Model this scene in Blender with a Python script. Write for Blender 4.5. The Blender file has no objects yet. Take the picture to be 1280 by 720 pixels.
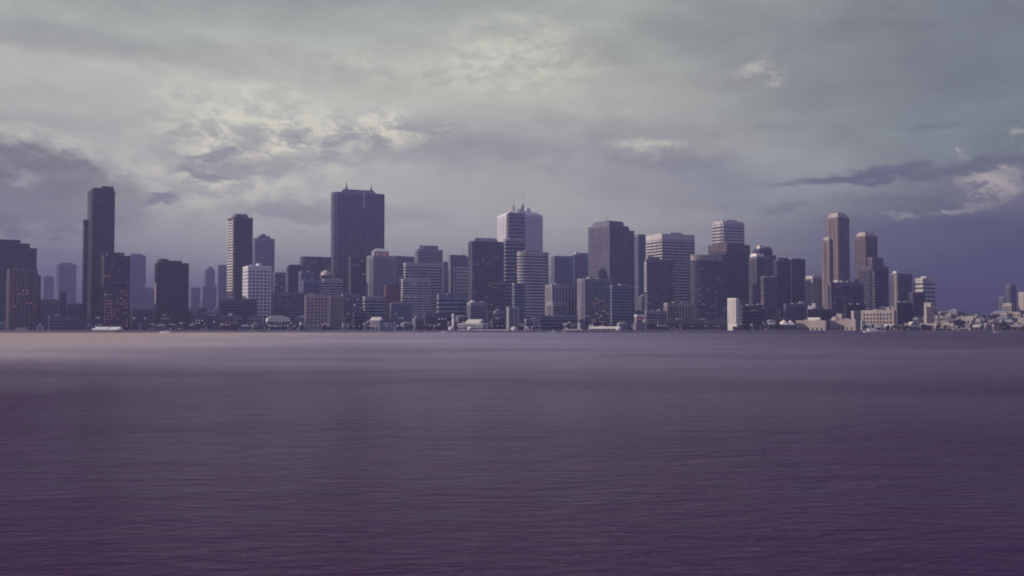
import bpy, bmesh, math, random
from mathutils import Vector, Matrix, Quaternion
R = math.radians
rnd = random.Random(7)
scene = bpy.context.scene
COL = scene.collection

# ------------------------------------------------------------------ camera
F = 1250.0; HZ = 407.0; CAMH = 8.0
PITCH = math.atan((HZ - 360.0) / F)
cam_d = bpy.data.cameras.new('camera'); cam = bpy.data.objects.new('camera', cam_d); COL.objects.link(cam)
cam_d.sensor_width = 36.0; cam_d.lens = 36.0 * F / 1280.0
cam_d.clip_end = 60000; cam_d.clip_start = 0.5
cam.location = (0, 0, CAMH); cam.rotation_euler = (R(90) + PITCH, 0, 0)
scene.camera = cam

def kx(x, y=390.0):
    dy = (360.0 - y) / F
    return (x - 640.0) / F / (math.cos(PITCH) - dy * math.sin(PITCH))
def zat(y, Y):
    dy = (360.0 - y) / F
    return CAMH + Y * (math.sin(PITCH) + dy * math.cos(PITCH)) / (math.cos(PITCH) - dy * math.sin(PITCH))
GZ = 2.2                                   # height of the quay above the water
SHORE = 1176.0

# ------------------------------------------------------------------ materials
def new_mat(name):
    m = bpy.data.materials.new(name); m.use_nodes = True
    nt = m.node_tree; b = nt.nodes['Principled BSDF']
    return m, nt, b
def wall_mat(name, col, rough=0.8, var=0.22, streak=True):
    m, nt, b = new_mat(name)
    tc = nt.nodes.new('ShaderNodeNewGeometry')
    mp = nt.nodes.new('ShaderNodeMapping'); mp.inputs['Scale'].default_value = (0.10, 0.10, 0.022)
    nt.links.new(tc.outputs['Position'], mp.inputs['Vector'])
    n1 = nt.nodes.new('ShaderNodeTexNoise'); n1.inputs['Scale'].default_value = 1.0; n1.inputs['Detail'].default_value = 4
    nt.links.new(mp.outputs[0], n1.inputs['Vector'])
    oi = nt.nodes.new('ShaderNodeObjectInfo')
    mr = nt.nodes.new('ShaderNodeMapRange'); mr.inputs['From Min'].default_value = 0.3; mr.inputs['From Max'].default_value = 0.7
    mr.inputs['To Min'].default_value = 1 - var; mr.inputs['To Max'].default_value = 1 + var
    nt.links.new(n1.outputs[0], mr.inputs['Value'])
    mr2 = nt.nodes.new('ShaderNodeMapRange'); mr2.inputs['To Min'].default_value = 0.9; mr2.inputs['To Max'].default_value = 1.1
    nt.links.new(oi.outputs['Random'], mr2.inputs['Value'])
    mu = nt.nodes.new('ShaderNodeMath'); mu.operation = 'MULTIPLY'
    nt.links.new(mr.outputs[0], mu.inputs[0]); nt.links.new(mr2.outputs[0], mu.inputs[1])
    vm = nt.nodes.new('ShaderNodeVectorMath'); vm.operation = 'SCALE'; vm.inputs[0].default_value = col
    nt.links.new(mu.outputs[0], vm.inputs['Scale'])
    nt.links.new(vm.outputs[0], b.inputs['Base Color'])
    b.inputs['Roughness'].default_value = rough
    return m
def glass_mat(name, dark, light, share=0.3):
    """curtain glass: each pane carries its own blind / tint"""
    m, nt, b = new_mat(name)
    g = nt.nodes.new('ShaderNodeNewGeometry')
    sn = nt.nodes.new('ShaderNodeVectorMath'); sn.operation = 'SNAP'; sn.inputs[1].default_value = (3.0, 3.0, 3.8)
    nt.links.new(g.outputs['Position'], sn.inputs[0])
    w = nt.nodes.new('ShaderNodeTexWhiteNoise'); w.noise_dimensions = '3D'
    nt.links.new(sn.outputs[0], w.inputs['Vector'])
    mr = nt.nodes.new('ShaderNodeMapRange'); mr.inputs['From Min'].default_value = 1 - share; mr.inputs['From Max'].default_value = 1
    nt.links.new(w.outputs['Value'], mr.inputs['Value'])
    mx = nt.nodes.new('ShaderNodeMix'); mx.data_type = 'RGBA'
    mx.inputs[6].default_value = (*dark, 1); mx.inputs[7].default_value = (*light, 1)
    nt.links.new(mr.outputs[0], mx.inputs[0]); nt.links.new(mx.outputs[2], b.inputs['Base Color'])
    b.inputs['Roughness'].default_value = 0.22; b.inputs['IOR'].default_value = 1.45
    return m
def emit_mat(name, col, s):
    m, nt, b = new_mat(name)
    b.inputs['Base Color'].default_value = (*[c * .5 for c in col], 1)
    b.inputs['Emission Color'].default_value = (*col, 1); b.inputs['Emission Strength'].default_value = s
    return m
W = {
 'pale':   wall_mat('pale_concrete', (.56, .52, .48)),
 'grey':   wall_mat('grey_concrete', (.33, .33, .34)),
 'warm':   wall_mat('warm_concrete', (.37, .31, .28)),
 'sand':   wall_mat('sandstone', (.45, .38, .32)),
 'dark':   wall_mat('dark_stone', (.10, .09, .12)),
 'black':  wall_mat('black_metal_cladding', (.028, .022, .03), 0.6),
 'brown':  wall_mat('brown_render', (.095, .07, .075)),
 'brick':  wall_mat('red_brick', (.15, .065, .075)),
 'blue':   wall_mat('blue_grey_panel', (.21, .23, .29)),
 'mid':    wall_mat('mid_grey_stone', (.18, .17, .21)),
 'white':  wall_mat('white_render', (.82, .79, .75), var=.1),
 'tan':    wall_mat('tan_stone', (.215, .165, .155)),
 'cream':  wall_mat('cream_roof_sheet', (.78, .72, .62), .6, .08),
 'roof':   wall_mat('bitumen_roof', (.10, .095, .10)),
 'slate':  wall_mat('grey_roof_sheet', (.30, .32, .36), .6),
 'wood':   wall_mat('pier_timber', (.12, .09, .08)),
 'deck':   wall_mat('pier_deck_concrete', (.50, .46, .43)),
}
G = {
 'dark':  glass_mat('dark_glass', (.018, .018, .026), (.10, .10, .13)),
 'blue':  glass_mat('blue_glass', (.035, .045, .07), (.16, .18, .22)),
 'brown': glass_mat('bronze_glass', (.022, .016, .018), (.10, .07, .07)),
}
LIT = {'dim': emit_mat('lit_window_dim', (1.0, .5, .52), .24), 'pink': emit_mat('lit_window_pink', (1.0, .46, .44), .42), 'warm': emit_mat('lit_window_warm', (1.0, .66, .52), .6),
       'red': emit_mat('lit_window_red', (1.0, .26, .28), .3), 'pale': emit_mat('lamp_glow', (.9, .82, .85), .5)}

# ------------------------------------------------------------------ mesh helpers
def mesh_obj(name, bm, mat, parent=None, world=False, smooth=False):
    me = bpy.data.meshes.new(name)
    bmesh.ops.recalc_face_normals(bm, faces=bm.faces)
    bm.to_mesh(me); bm.free(); me.materials.append(mat)
    if smooth:
        for p in me.polygons: p.use_smooth = True
    o = bpy.data.objects.new(name, me); COL.objects.link(o)
    if parent: o.parent = parent
    return o
def tag(o, label=None, cat=None, group=None, kind=None):
    if label: o['label'] = label
    if cat: o['category'] = cat
    if group: o['group'] = group
    if kind: o['kind'] = kind
    return o
def empty(name, loc, rz=0.0):
    o = bpy.data.objects.new(name, None); COL.objects.link(o); o.location = loc; o.rotation_euler = (0, 0, rz)
    o.empty_display_size = 1
    return o
def prism(bm, poly, z0, z1, top=None):
    """top: optional polygon for the upper ring"""
    top = top or poly
    a = [bm.verts.new((x, y, z0)) for x, y in poly]; b = [bm.verts.new((x, y, z1)) for x, y in top]
    n = len(poly)
    for i in range(n):
        j = (i + 1) % n; bm.faces.new((a[i], a[j], b[j], b[i]))
    bm.faces.new(b); bm.faces.new(a[::-1])
def bx(bm, x0, x1, y0, y1, z0, z1):
    prism(bm, [(x0, y0), (x1, y0), (x1, y1), (x0, y1)], z0, z1)
def lathe(bm, prof, n=16, c=(0, 0)):
    rings = []
    for r, z in prof:
        if r < 1e-4: rings.append([bm.verts.new((c[0], c[1], z))])
        else: rings.append([bm.verts.new((c[0] + r * math.cos(2 * math.pi * i / n), c[1] + r * math.sin(2 * math.pi * i / n), z)) for i in range(n)])
    for A, B in zip(rings, rings[1:]):
        for i in range(n):
            j = (i + 1) % n
            if len(A) == 1 and len(B) > 1: bm.faces.new((A[0], B[j], B[i]))
            elif len(B) == 1 and len(A) > 1: bm.faces.new((A[i], A[j], B[0]))
            elif len(A) > 1: bm.faces.new((A[i], A[j], B[j], B[i]))
    if len(rings[0]) > 1: bm.faces.new(rings[0][::-1])
    if len(rings[-1]) > 1: bm.faces.new(rings[-1])
def offset(poly, d):
    """offset a convex CCW polygon outward by d"""
    n = len(poly); out = []
    for i in range(n):
        p, q, r = Vector(poly[i - 1]), Vector(poly[i]), Vector(poly[(i + 1) % n])
        e1 = (q - p).normalized(); e2 = (r - q).normalized()
        n1 = Vector((e1.y, -e1.x)); n2 = Vector((e2.y, -e2.x))
        b = (n1 + n2); b /= max(0.3, b.dot(n1))
        v = q + b * d; out.append((v.x, v.y))
    return out
def footprint(a, b, shape, c=0.22):
    x, y = a / 2, b / 2
    if shape == 'rect': return [(-x, -y), (x, -y), (x, y), (-x, y)]
    if shape == 'cham':
        k = c * min(a, b)
        return [(-x + k, -y), (x - k, -y), (x, -y + k), (x, y - k), (x - k, y), (-x + k, y), (-x, y - k), (-x, -y + k)]
    if shape == 'notch':   # stepped-in corners drawn as many-sided plan
        k = c * min(a, b); h = k * .5
        return [(-x + k, -y), (x - k, -y), (x - h * .6, -y + h * .6), (x, -y + k), (x, y - k), (x - k, y), (-x + k, y), (-x, y - k), (-x, -y + k), (-x + h * .6, -y + h * .6)]
    if shape == 'round':
        p = []
        for i in range(28):
            t = 2 * math.pi * i / 28
            ct, st = math.cos(t), math.sin(t); e = 2 / 2.6
            p.append((x * math.copysign(abs(ct) ** e, ct), y * math.copysign(abs(st) ** e, st)))
        return p
    if shape == 'bow':     # flat back, bowed front
        p = [(x, y), (-x, y)]
        for i in range(0, 13):
            t = -1 + 2 * i / 12.0
            p.append((x * t, -y * .62 - y * .38 * math.sqrt(max(0, 1 - (t * .93) ** 2))))
        return p
# ------------------------------------------------------------------ towers
FOOT = []      # placed footprints (world polygons)
def overlap(A, B):
    for P in (A, B):
        for i in range(len(P)):
            e = Vector(P[(i + 1) % len(P)]) - Vector(P[i]); nx = Vector((e.y, -e.x))
            a = [nx.dot(Vector(p)) for p in A]; b = [nx.dot(Vector(p)) for p in B]
            if max(a) <= min(b) or max(b) <= min(a): break
        else: continue
        return False
    return True
def fit_rect(xl, xc, xr, Y, th, ratio=0.8):
    """plan rectangle (centre, a, b) whose near corner stands at depth Y and whose faces span xl..xc..xr"""
    ct, st = math.cos(th), math.sin(th)
    kl, kr = kx(xl), kx(xr)
    if xc is not None:
        P = Vector((kx(xc) * Y, Y))
        a = (kr * Y - P.x) / (ct - kr * st); b = (P.x - kl * Y) / max(0.05, st + kl * ct)
        b = min(b, 2.2 * a)
        return P + Vector((ct, st)) * a / 2 + Vector((-st, ct)) * b / 2, a, b
    a = (kr - kl) * Y * .8; C = Vector(((kl + kr) / 2 * Y, Y + a * .5))
    for _ in range(30):
        b = a * ratio
        cs = [C + Vector((ct, st)) * a / 2 * sx + Vector((-st, ct)) * b / 2 * sy for sx in (-1, 1) for sy in (-1, 1)]
        ks = [c.x / c.y for c in cs]; w = max(ks) - min(ks)
        a *= (kr - kl) / w
        C.x += ((kl + kr) / 2 - (max(ks) + min(ks)) / 2) * C.y
        C.y += Y - min(c.y for c in cs)
    return C, a, a * ratio

class Building:
    def __init__(s, name, label, cat, Y, th, group=None):
        s.Y, s.th, s.label = Y, th, label
        s.e = empty(name, (0, Y, GZ), th); tag(s.e, label, cat, group)
        s.tiers = []; s.px = None
    def loc(s, C):                      # world plan point -> building frame
        d = Vector(C) - Vector((s.e.location.x, s.e.location.y)); c, n = math.cos(s.th), math.sin(s.th)
        return Vector((c * d.x + n * d.y, -n * d.x + c * d.y))
    def tier(s, xl, xc, xr, yt, style='grid', wall='grey', glass='dark', shape='rect', c=.22, yb=None, ratio=.8, fh=3.9, bay=4.0,
             fill=.42, pier=.9, back=0.0, roof=True, first=None, crownh=None):
        if first is None: first = not s.tiers
        if first:
            if 380 < xl < 1000 and 1380 <= s.Y < 1950: s.Y *= 1.14
            if xr < 240 and s.Y < 2400: s.Y = 1180 + (s.Y - 1180) * .55
        Y = s.Y + back
        if first:
            for _ in range(80):        # set it back until its plot is free
                C, a, b = fit_rect(xl, xc, xr, Y, s.th, ratio)
                ct, st = math.cos(s.th), math.sin(s.th)
                W4 = [tuple(C + Vector((ct, st)) * (a / 2 + 1.5) * sx + Vector((-st, ct)) * (b / 2 + 1.5) * sy) for sx, sy in ((-1, -1), (1, -1), (1, 1), (-1, 1))]
                if not any(overlap(W4, f) for f in FOOT): break
                Y += 14.0
            FOOT.append(W4); s.Y = Y - back
            s.e.location = (C.x, C.y, GZ); s.px = (xl, xr, yt)
        C, a, b = fit_rect(xl, xc, xr, Y, s.th, ratio)
        o = s.loc(C)
        yc = Y + 0.5 * (a * math.sin(s.th) + 0)      # depth used for heights
        z1 = zat(yt, yc) - GZ; z0 = 0.0 if yb is None else zat(yb, yc) - GZ
        poly = [(p[0] + o.x, p[1] + o.y) for p in footprint(a, b, shape, c)]
        s.build(poly, z0, z1, style, W[wall], G[glass], fh, bay, fill, pier, roof)
        t = dict(poly=poly, z0=z0, z1=z1, a=a, b=b, o=o, Y=yc, fh=fh, bay=bay); s.tiers.append(t); s.last = t
        return t
    def build(s, poly, z0, z1, style, wm, gm, fh, bay, fill, pier, roof):
        bm = bmesh.new(); n = len(poly)
        inner = offset(poly, -0.45)
        nf = max(1, round((z1 - z0) / fh)); f = (z1 - z0) / nf
        if style == 'solid':
            prism(bm, poly, z0, z1)
        else:
            if style in ('grid', 'bands', 'fine'):
                for i in range(nf):
                    hh = f * fill
                    lo = z0 + i * f
                    prism(bm, poly, lo if i else z0, lo + hh)
                prism(bm, offset(poly, .003), z1 - f * .35, z1)
            else:
                for i in range(0, nf, 1):
                    prism(bm, offset(poly, -0.2), z0 + i * f, z0 + i * f + f * .22)
                prism(bm, poly, z1 - f * .8, z1); prism(bm, poly, z0, z0 + f)
            if style in ('grid', 'piers'):
                for i in range(n):
                    p, q = Vector(poly[i]), Vector(poly[(i + 1) % n]); L = (q - p).length
                    if L < 1.2: continue
                    e = (q - p) / L; nn = Vector((e.y, -e.x)); k = max(1, round(L / bay))
                    for j in range(k + 1):
                        c0 = p + e * min(max(j * L / k, pier / 2 - .02), L - pier / 2 + .02)
                        w = e * pier / 2; A = c0 + nn * (.22 if style == 'grid' else .5); Bk = c0 - nn * .5
                        prism(bm, [tuple(A - w), tuple(A + w), tuple(Bk + w), tuple(Bk - w)][::-1], z0, z1 - .05)
            elif style == 'bands':
                for i in range(n):
                    p, q = Vector(poly[i]), Vector(poly[(i + 1) % n]); L = (q - p).length
                    e = (q - p).normalized(); nn = Vector((e.y, -e.x)); k = max(1, round(L / (bay * 3)))
                    for j in range(k):
                        c0 = p + e * (j * L / k + .15); w = e * .15; A = c0 - nn * .1; Bk = c0 - nn * .6
                        prism(bm, [tuple(A - w), tuple(A + w), tuple(Bk + w), tuple(Bk - w)][::-1], z0, z1 - .05)
        fo = mesh_obj('facade', bm, wm, s.e)
        if style != 'solid':
            gb = bmesh.new(); prism(gb, inner, z0 + .02, z1 - f * .4); mesh_obj('glazing', gb, gm, fo)
        if roof:
            first_roof = not s.tiers
            rb = bmesh.new(); pr = offset(poly, .12)
            m = len(pr); ii = offset(poly, -.5)
            prism(rb, pr, z1, z1 + .5)
            for i in range(m):          # parapet
                j = (i + 1) % m
                prism(rb, [pr[i], pr[j], ii[j], ii[i]][::-1], z1 + .5, z1 + 1.5)
            mesh_obj('roof', rb, wm, s.e)
            if first_roof and z1 > 70 and rnd.random() < .6 and len(poly) < 12:
                q = poly[rnd.randrange(m)]; cx = sum(p[0] for p in poly) / m; cy = sum(p[1] for p in poly) / m
                x, y = cx + (q[0] - cx) * .5, cy + (q[1] - cy) * .5; hh = rnd.uniform(8, 15)
                ub = bmesh.new(); lathe(ub, [(.35, z1 + .4), (.25, z1 + hh * .6), (.08, z1 + hh)], 6, (x, y)); mesh_obj('roof_antenna', ub, W['dark'], s.e)
            area = (max(p[0] for p in poly) - min(p[0] for p in poly))
            if area > 16 and len(poly) < 12:
                cx = sum(p[0] for p in poly) / m; cy = sum(p[1] for p in poly) / m
                for _ in range(rnd.randint(2, 4)):
                    q = rnd.choice(poly); k = rnd.uniform(.1, .55)
                    x, y = cx + (q[0] - cx) * k, cy + (q[1] - cy) * k
                    ub = bmesh.new(); w, d, h = rnd.uniform(1.2, 3), rnd.uniform(1.2, 3), rnd.uniform(1.4, 3)
                    bx(ub, x - w, x + w, y - d, y + d, z1 + .5, z1 + .5 + h); mesh_obj('roof_unit', ub, W['grey'] , s.e)
    def pent(s, fx0, fx1, fy0, fy1, h, wall='grey', taper=0, name='penthouse', z=None, shape='rect'):
        """block on the roof of the last tier, footprint as fractions of it"""
        t = s.last; a, b, o = t['a'], t['b'], t['o']; z1 = (t['z1'] + .5) if z is None else z
        P = [(o.x + (u - .5) * a, o.y + (v - .5) * b) for u, v in ((fx0, fy0), (fx1, fy0), (fx1, fy1), (fx0, fy1))]
        bm = bmesh.new()
        if shape == 'round':
            cx, cy = (P[0][0] + P[2][0]) / 2, (P[0][1] + P[2][1]) / 2; rx, ry = (P[1][0] - P[0][0]) / 2, (P[2][1] - P[1][1]) / 2
            P = [(cx + rx * math.cos(k * math.pi / 10), cy + ry * math.sin(k * math.pi / 10)) for k in range(20)]
        prism(bm, P, z1, z1 + h, offset(P, -taper) if taper else None)
        return mesh_obj(name, bm, W[wall], s.e)
    def dome(s, fx, fy, r, h, wall='cream', name='dome_roof', z=None, n=16):
        t = s.last; z1 = (t['z1'] + .5) if z is None else z
        bm = bmesh.new(); x, y = t['o'].x + (fx - .5) * t['a'], t['o'].y + (fy - .5) * t['b']
        lathe(bm, [(r, z1), (r, z1 + .8)] + [(r * math.cos(k * math.pi / 12), z1 + .8 + h * math.sin(k * math.pi / 12)) for k in range(1, 7)], n, (x, y))
        return mesh_obj(name, bm, W[wall], s.e)
    def mast(s, fx, fy, h, r=.5, wall='dark', name='antenna', z=None):
        t = s.last; z1 = (t['z1'] + .5) if z is None else z; x, y = t['o'].x + (fx - .5) * t['a'], t['o'].y + (fy - .5) * t['b']
        bm = bmesh.new(); lathe(bm, [(r * 2.4, z1), (r * 2.2, z1 + h * .3), (r, z1 + h * .32), (r * .8, z1 + h * .7), (r * .3, z1 + h)], 8, (x, y))
        return mesh_obj(name, bm, W[wall], s.e)
    def side_bands(s, n, z0, z1, wall='pale', v0=.04, v1=.96, name='sunlit_band'):  # pale slabs put the sunlight on the left face into the colour
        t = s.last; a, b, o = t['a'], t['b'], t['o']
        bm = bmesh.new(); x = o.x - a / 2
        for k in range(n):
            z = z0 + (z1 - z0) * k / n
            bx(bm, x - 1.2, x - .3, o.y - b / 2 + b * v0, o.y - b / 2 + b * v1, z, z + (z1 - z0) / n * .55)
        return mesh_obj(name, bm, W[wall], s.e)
    def lit(s, n, f0=0.0, f1=1.0, cols=('pink', 'dim', 'dim', 'warm', 'red'), t=None, w=1.6, cluster=True, u0=0., u1=1.):
        t = t or s.last; poly, faces = t['poly'], []
        for i in range(len(poly)):
            p, q = Vector(poly[i]), Vector(poly[(i + 1) % len(poly)]); e = q - p
            nl = Vector((e.y, -e.x)).normalized(); c, sn = math.cos(s.th), math.sin(s.th)
            nw = Vector((c * nl.x - sn * nl.y, sn * nl.x + c * nl.y))
            if nw.dot(Vector((-s.e.location.x, -s.e.location.y)).normalized()) > .35 and e.length > 3: faces.append((p, e, nl, e.length))
        if not faces: return
        for _ in range(n):
            p, e, nl, L = rnd.choices(faces, [f[3] for f in faces])[0]
            k = max(1, round(L / t['bay'])); j = rnd.randrange(k); nf = max(1, round((t['z1'] - t['z0']) / t['fh'])); f = (t['z1'] - t['z0']) / nf
            lo, hi = int(f0 * nf), max(int(f0 * nf) + 1, int(f1 * nf) - 1); fl = rnd.randint(lo, hi)
            if not (u0 <= (j + .5) / k <= u1): continue
            hue = rnd.choice(cols)
            for jj in range(j, min(k, j + rnd.choice((1, 1, 1, 2, 3)))):
                c = p + e * ((jj + .5) / k) - nl * .40; eu = e.normalized() * min(w * rnd.uniform(.6, 1.1), .75 * L / k) / 2
                bm = bmesh.new(); z = t['z0'] + fl * f + f * .45
                prism(bm, [tuple(c - eu), tuple(c + eu), tuple(c + eu + nl * .12), tuple(c - eu + nl * .12)][::-1], z, min(z + min(1.5, f * .4) * rnd.uniform(.6, 1), t['z1'] - 1))
                mesh_obj('lit_window', bm, LIT[hue if rnd.random() < .7 else 'dim'], s.e)
    def windows(s, cols, rows, face='front', z0=3., z1=None, u0=.06, u1=.94, wf=.45, hf=.5, glass='dark'):
        t = s.last; a, b, o = t['a'], t['b'], t['o']; z1 = z1 or t['z1'] - 1.5
        me = None
        for r in range(rows):
            for k in range(cols):
                u = u0 + (u1 - u0) * (k + .5) / cols; z = z0 + (z1 - z0) * (r + .5) / rows
                L = a if face == 'front' else b
                w = L * (u1 - u0) / cols * wf; h = (z1 - z0) / rows * hf
                if me is None:
                    bm = bmesh.new(); bx(bm, -w / 2, w / 2, -.12, .3, -h / 2, h / 2)
                    bx(bm, -w / 2 - .15, w / 2 + .15, -.28, .3, -h / 2 - .35, -h / 2 - .01)
                    ob = mesh_obj('window', bm, G[glass], s.e); me = ob.data
                else:
                    ob = bpy.data.objects.new('window', me); COL.objects.link(ob); ob.parent = s.e
                if face == 'front': ob.location = (o.x + (u - .5) * a, o.y - b / 2, z)
                else: ob.location = (o.x - a / 2, o.y - (u - .5) * b, z); ob.rotation_euler = (0, 0, -math.pi / 2)

LAND = []      # (name phrase, px centre) for wording of neighbours
def T(name, label, cat, Y, th=22):
    return Building(name, label, cat, Y, R(th))

# ================================================================== THE CITY (front rows first, each plot pushed back until free)
# ---- waterfront row
b = T('apartment_block', 'grey waterfront apartment block with six dark window columns beside a finely gridded wing', 'apartment block', 1235, 14)
b.tier(381, None, 411.5, 370, 'solid', 'warm', ratio=.5); b.windows(6, 9)
b.pent(.1, .4, .2, .6, 3, 'grey')
b = T('apartment_block', 'finely gridded pale grey block adjoining the six-column apartment block', 'apartment block', 1240, 14)
b.tier(412, None, 429.5, 371, 'grid', 'warm', 'blue', ratio=.6, bay=2.6, fh=3.2, fill=.5, pier=.8)
b = T('apartment_block', 'slim grey block with two columns of dark windows behind a white shore kiosk', 'apartment block', 1238)
b.tier(633, 636, 649, 385, 'solid', 'grey'); b.windows(2, 6, wf=.4)
b = T('silo_building', 'windowless sunlit cream block with tall vertical ribs near the shore', 'building', 1215, -36)
t = b.tier(909.5, None, 924.5, 374, 'solid', 'cream', yb=None, roof=True)
for k in range(5):
    bm = bmesh.new(); u = -t['a'] / 2 + (k + .5) * t['a'] / 5
    lathe(bm, [(1.25, 9), (1.25, t['z1'] + .2)], 10, (t['o'].x + u, t['o'].y - t['b'] / 2)); mesh_obj('wall_rib', bm, W['cream'], b.e)
b = T('warehouse', 'long low sandstone warehouse with a row of small dark openings at water level', 'warehouse', 1183, -30)
b.tier(995, None, 1034, 402, 'solid', 'sand', fh=4, roof=True, ratio=.3); b.windows(6, 1, z0=.6, z1=3.4, wf=.35, hf=.8)
b.pent(.38, .8, .2, .8, 4.5, 'cream', name='rooftop_hall')
b = T('warehouse', 'crenellated pale waterfront hall with a low rounded dome', 'hall', 1183, -30)
t = b.tier(1037, None, 1071, 401, 'solid', 'sand', roof=True, ratio=.3); b.windows(5, 1, z0=1., z1=4.5, wf=.3, hf=.8)
b.dome(.2, .4, 5.0, 4.2, 'sand')
for k in range(8):
    b.pent(.3 + k * .09, .33 + k * .09, .0, .12, 1.6, 'sand', name='battlement', z=t['z1'] + 1.5)
b = T('pavilion', 'low waterfront shed with two cream tent-shaped gables', 'pavilion', 1186, 4)
t = b.tier(955, None, 994, 407, 'bands', 'mid', ratio=.35)
for k, (u0, u1, hh, mt) in enumerate(((-.46, .0, 3.2, 'slate'), (.02, .26, 5.6, 'cream'), (.27, .48, 5.2, 'cream'))):
    bm = bmesh.new(); a_, b_ = t['a'], t['b']; x0, x1 = u0 * a_, u1 * a_; z = t['z1'] + 1.0
    v = [bm.verts.new(p) for p in ((x0, -b_ / 2 - 1, z), (x1, -b_ / 2 - 1, z), (x1, b_ / 2, z), (x0, b_ / 2, z), ((x0 + x1) / 2, -b_ * .25, z + hh), ((x0 + x1) / 2, b_ * .25, z + hh))]
    for f in ((0, 1, 4), (1, 2, 5, 4), (2, 3, 5), (3, 0, 4, 5), (3, 2, 1, 0)): bm.faces.new([v[i] for i in f])
    mesh_obj('gable_roof', bm, W[mt], b.e)
b = T('office_block', 'sunlit sandstone office block with rows of small windows above the dark pier sheds', 'office block', 1262, -30)
b.tier(1076, None, 1120, 389, 'solid', 'sand', ratio=.35); b.windows(9, 4, wf=.5); b.windows(3, 4, 'left')
b.pent(.78, .86, .1, .4, 5, 'sand'); b.pent(.9, .99, .1, .4, 6, 'sand', name='stair_head')
b = T('office_block', 'small sunlit sandstone block with roof ledge just left of the long window-lined office', 'office block', 1240, 30)
b.tier(1064, 1067, 1075.5, 390, 'solid', 'sand'); b.windows(3, 4)
b = T('office_block', 'dark plain block beside the sandstone office with broken pale roof tanks on top', 'office block', 1245, 28)
b.tier(1120.5, 1121.5, 1141, 379, 'grid', 'dark')
for k in range(3):
    b.dome(.15 + k * .3, .2, 2.2, 1.2, 'warm', 'water_tank')
b = T('office_block', 'squat sunlit windowless block rising over low roofs right of the striped tower', 'office block', 1260, 38)
b.tier(1155, 1163.5, 1168, 380, 'solid', 'sand')
b = T('house', 'waterfront boathouse with a steep sunlit cream hip roof', 'boathouse', 1186, 20)
t = b.tier(1134, 1136, 1149, 408.5, 'solid', 'mid', roof=False, ratio=.7)
b.pent(-.04, 1.04, -.04, 1.04, 6.0, 'cream', taper=5.4, name='hip_roof', z=t['z1'] + .02)
def lowroof(x0, x1, yt, Y, label, wall, roof, kind='shed', h=3.0, th=-26, name='shed', ratio=.6):
    b = T(name, label, kind, Y, th)
    t = b.tier(x0, None, x1, yt, 'solid', wall, roof=False, ratio=ratio)
    k = max(2, int(t['a'] / 6)); b.windows(min(k, 7), 1, z0=.6, z1=min(t['z1'], 4.2), wf=.45, hf=.7)
    bm = bmesh.new(); a, d, o, z = t['a'] / 2 + .6, t['b'] / 2 + .6, t['o'], t['z1'] + .02
    v = [bm.verts.new((o.x + p[0], o.y + p[1], z + p[2])) for p in ((-a, -d, 0), (a, -d, 0), (a, d, 0), (-a, d, 0), (-a + .2, 0, h), (a - .2, 0, h))]
    for f in ((0, 1, 5, 4), (1, 2, 5), (2, 3, 4, 5), (3, 0, 4), (3, 2, 1, 0)): bm.faces.new([v[i] for i in f])
    mesh_obj('pitched_roof', bm, W[roof], b.e)
    return b
lowroof(1084, 1103, 409.5, 1182, 'pier shed with grey pitched roof below the long sandstone office', 'sand', 'slate')
lowroof(1105, 1119, 408.5, 1184, 'pier shed with pale pitched roof right of its grey-roofed neighbour', 'sand', 'cream')
lowroof(1150, 1167, 407, 1190, 'low brown shed with sand roof right of the hip-roofed boathouse', 'brown', 'sand')
lowroof(1168, 1193, 411, 1182, 'long flat tan boat shed on the water edge below the squat sunlit block', 'sand', 'sand', h=1.5)
lowroof(1196, 1213, 411.3, 1182, 'short tan boat shed on the water edge right of the long tan one', 'sand', 'sand', h=1.5)
lowroof(1216, 1231, 409, 1190, 'dark shed with pale pitched roof below the distant hillside blocks', 'dark', 'cream', h=2.6)
lowroof(1262, 1290, 408.5, 1186, 'wide shed with long pale eaves at the far right of the waterfront', 'brown', 'sand', h=2.2)
lowroof(736, 775, 411, 1184, 'long market shed with a bright cream roof left of the domed white kiosk', 'mid', 'cream', h=2.8, ratio=.25, th=-18)
lowroof(600, 635, 413, 1181, 'very low ferry shelter with cream roof edge between two white kiosks', 'mid', 'cream', h=.9, ratio=.2, th=-14)
lowroof(655, 668, 410, 1188, 'small grey shelter with pitched roof right of the slim two-column block', 'grey', 'slate', h=2)
lowroof(703, 728, 412.4, 1181, 'low jetty shelter with thin cream roof left of the long market shed', 'mid', 'cream', h=.9, ratio=.2, th=-14)
lowroof(463, 479, 400.5, 1200, 'pavilion with a bright wedge-shaped cream roof below the red brick block', 'mid', 'cream', h=4.0, th=-26)
lowroof(916, 932, 410, 1186, 'dark boat shed below the cream ribbed block', 'dark', 'roof', h=1.5)
lowroof(20, 44, 410.5, 1190, 'dark low shed on the quay at the far left', 'dark', 'roof', h=1.5)

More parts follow.
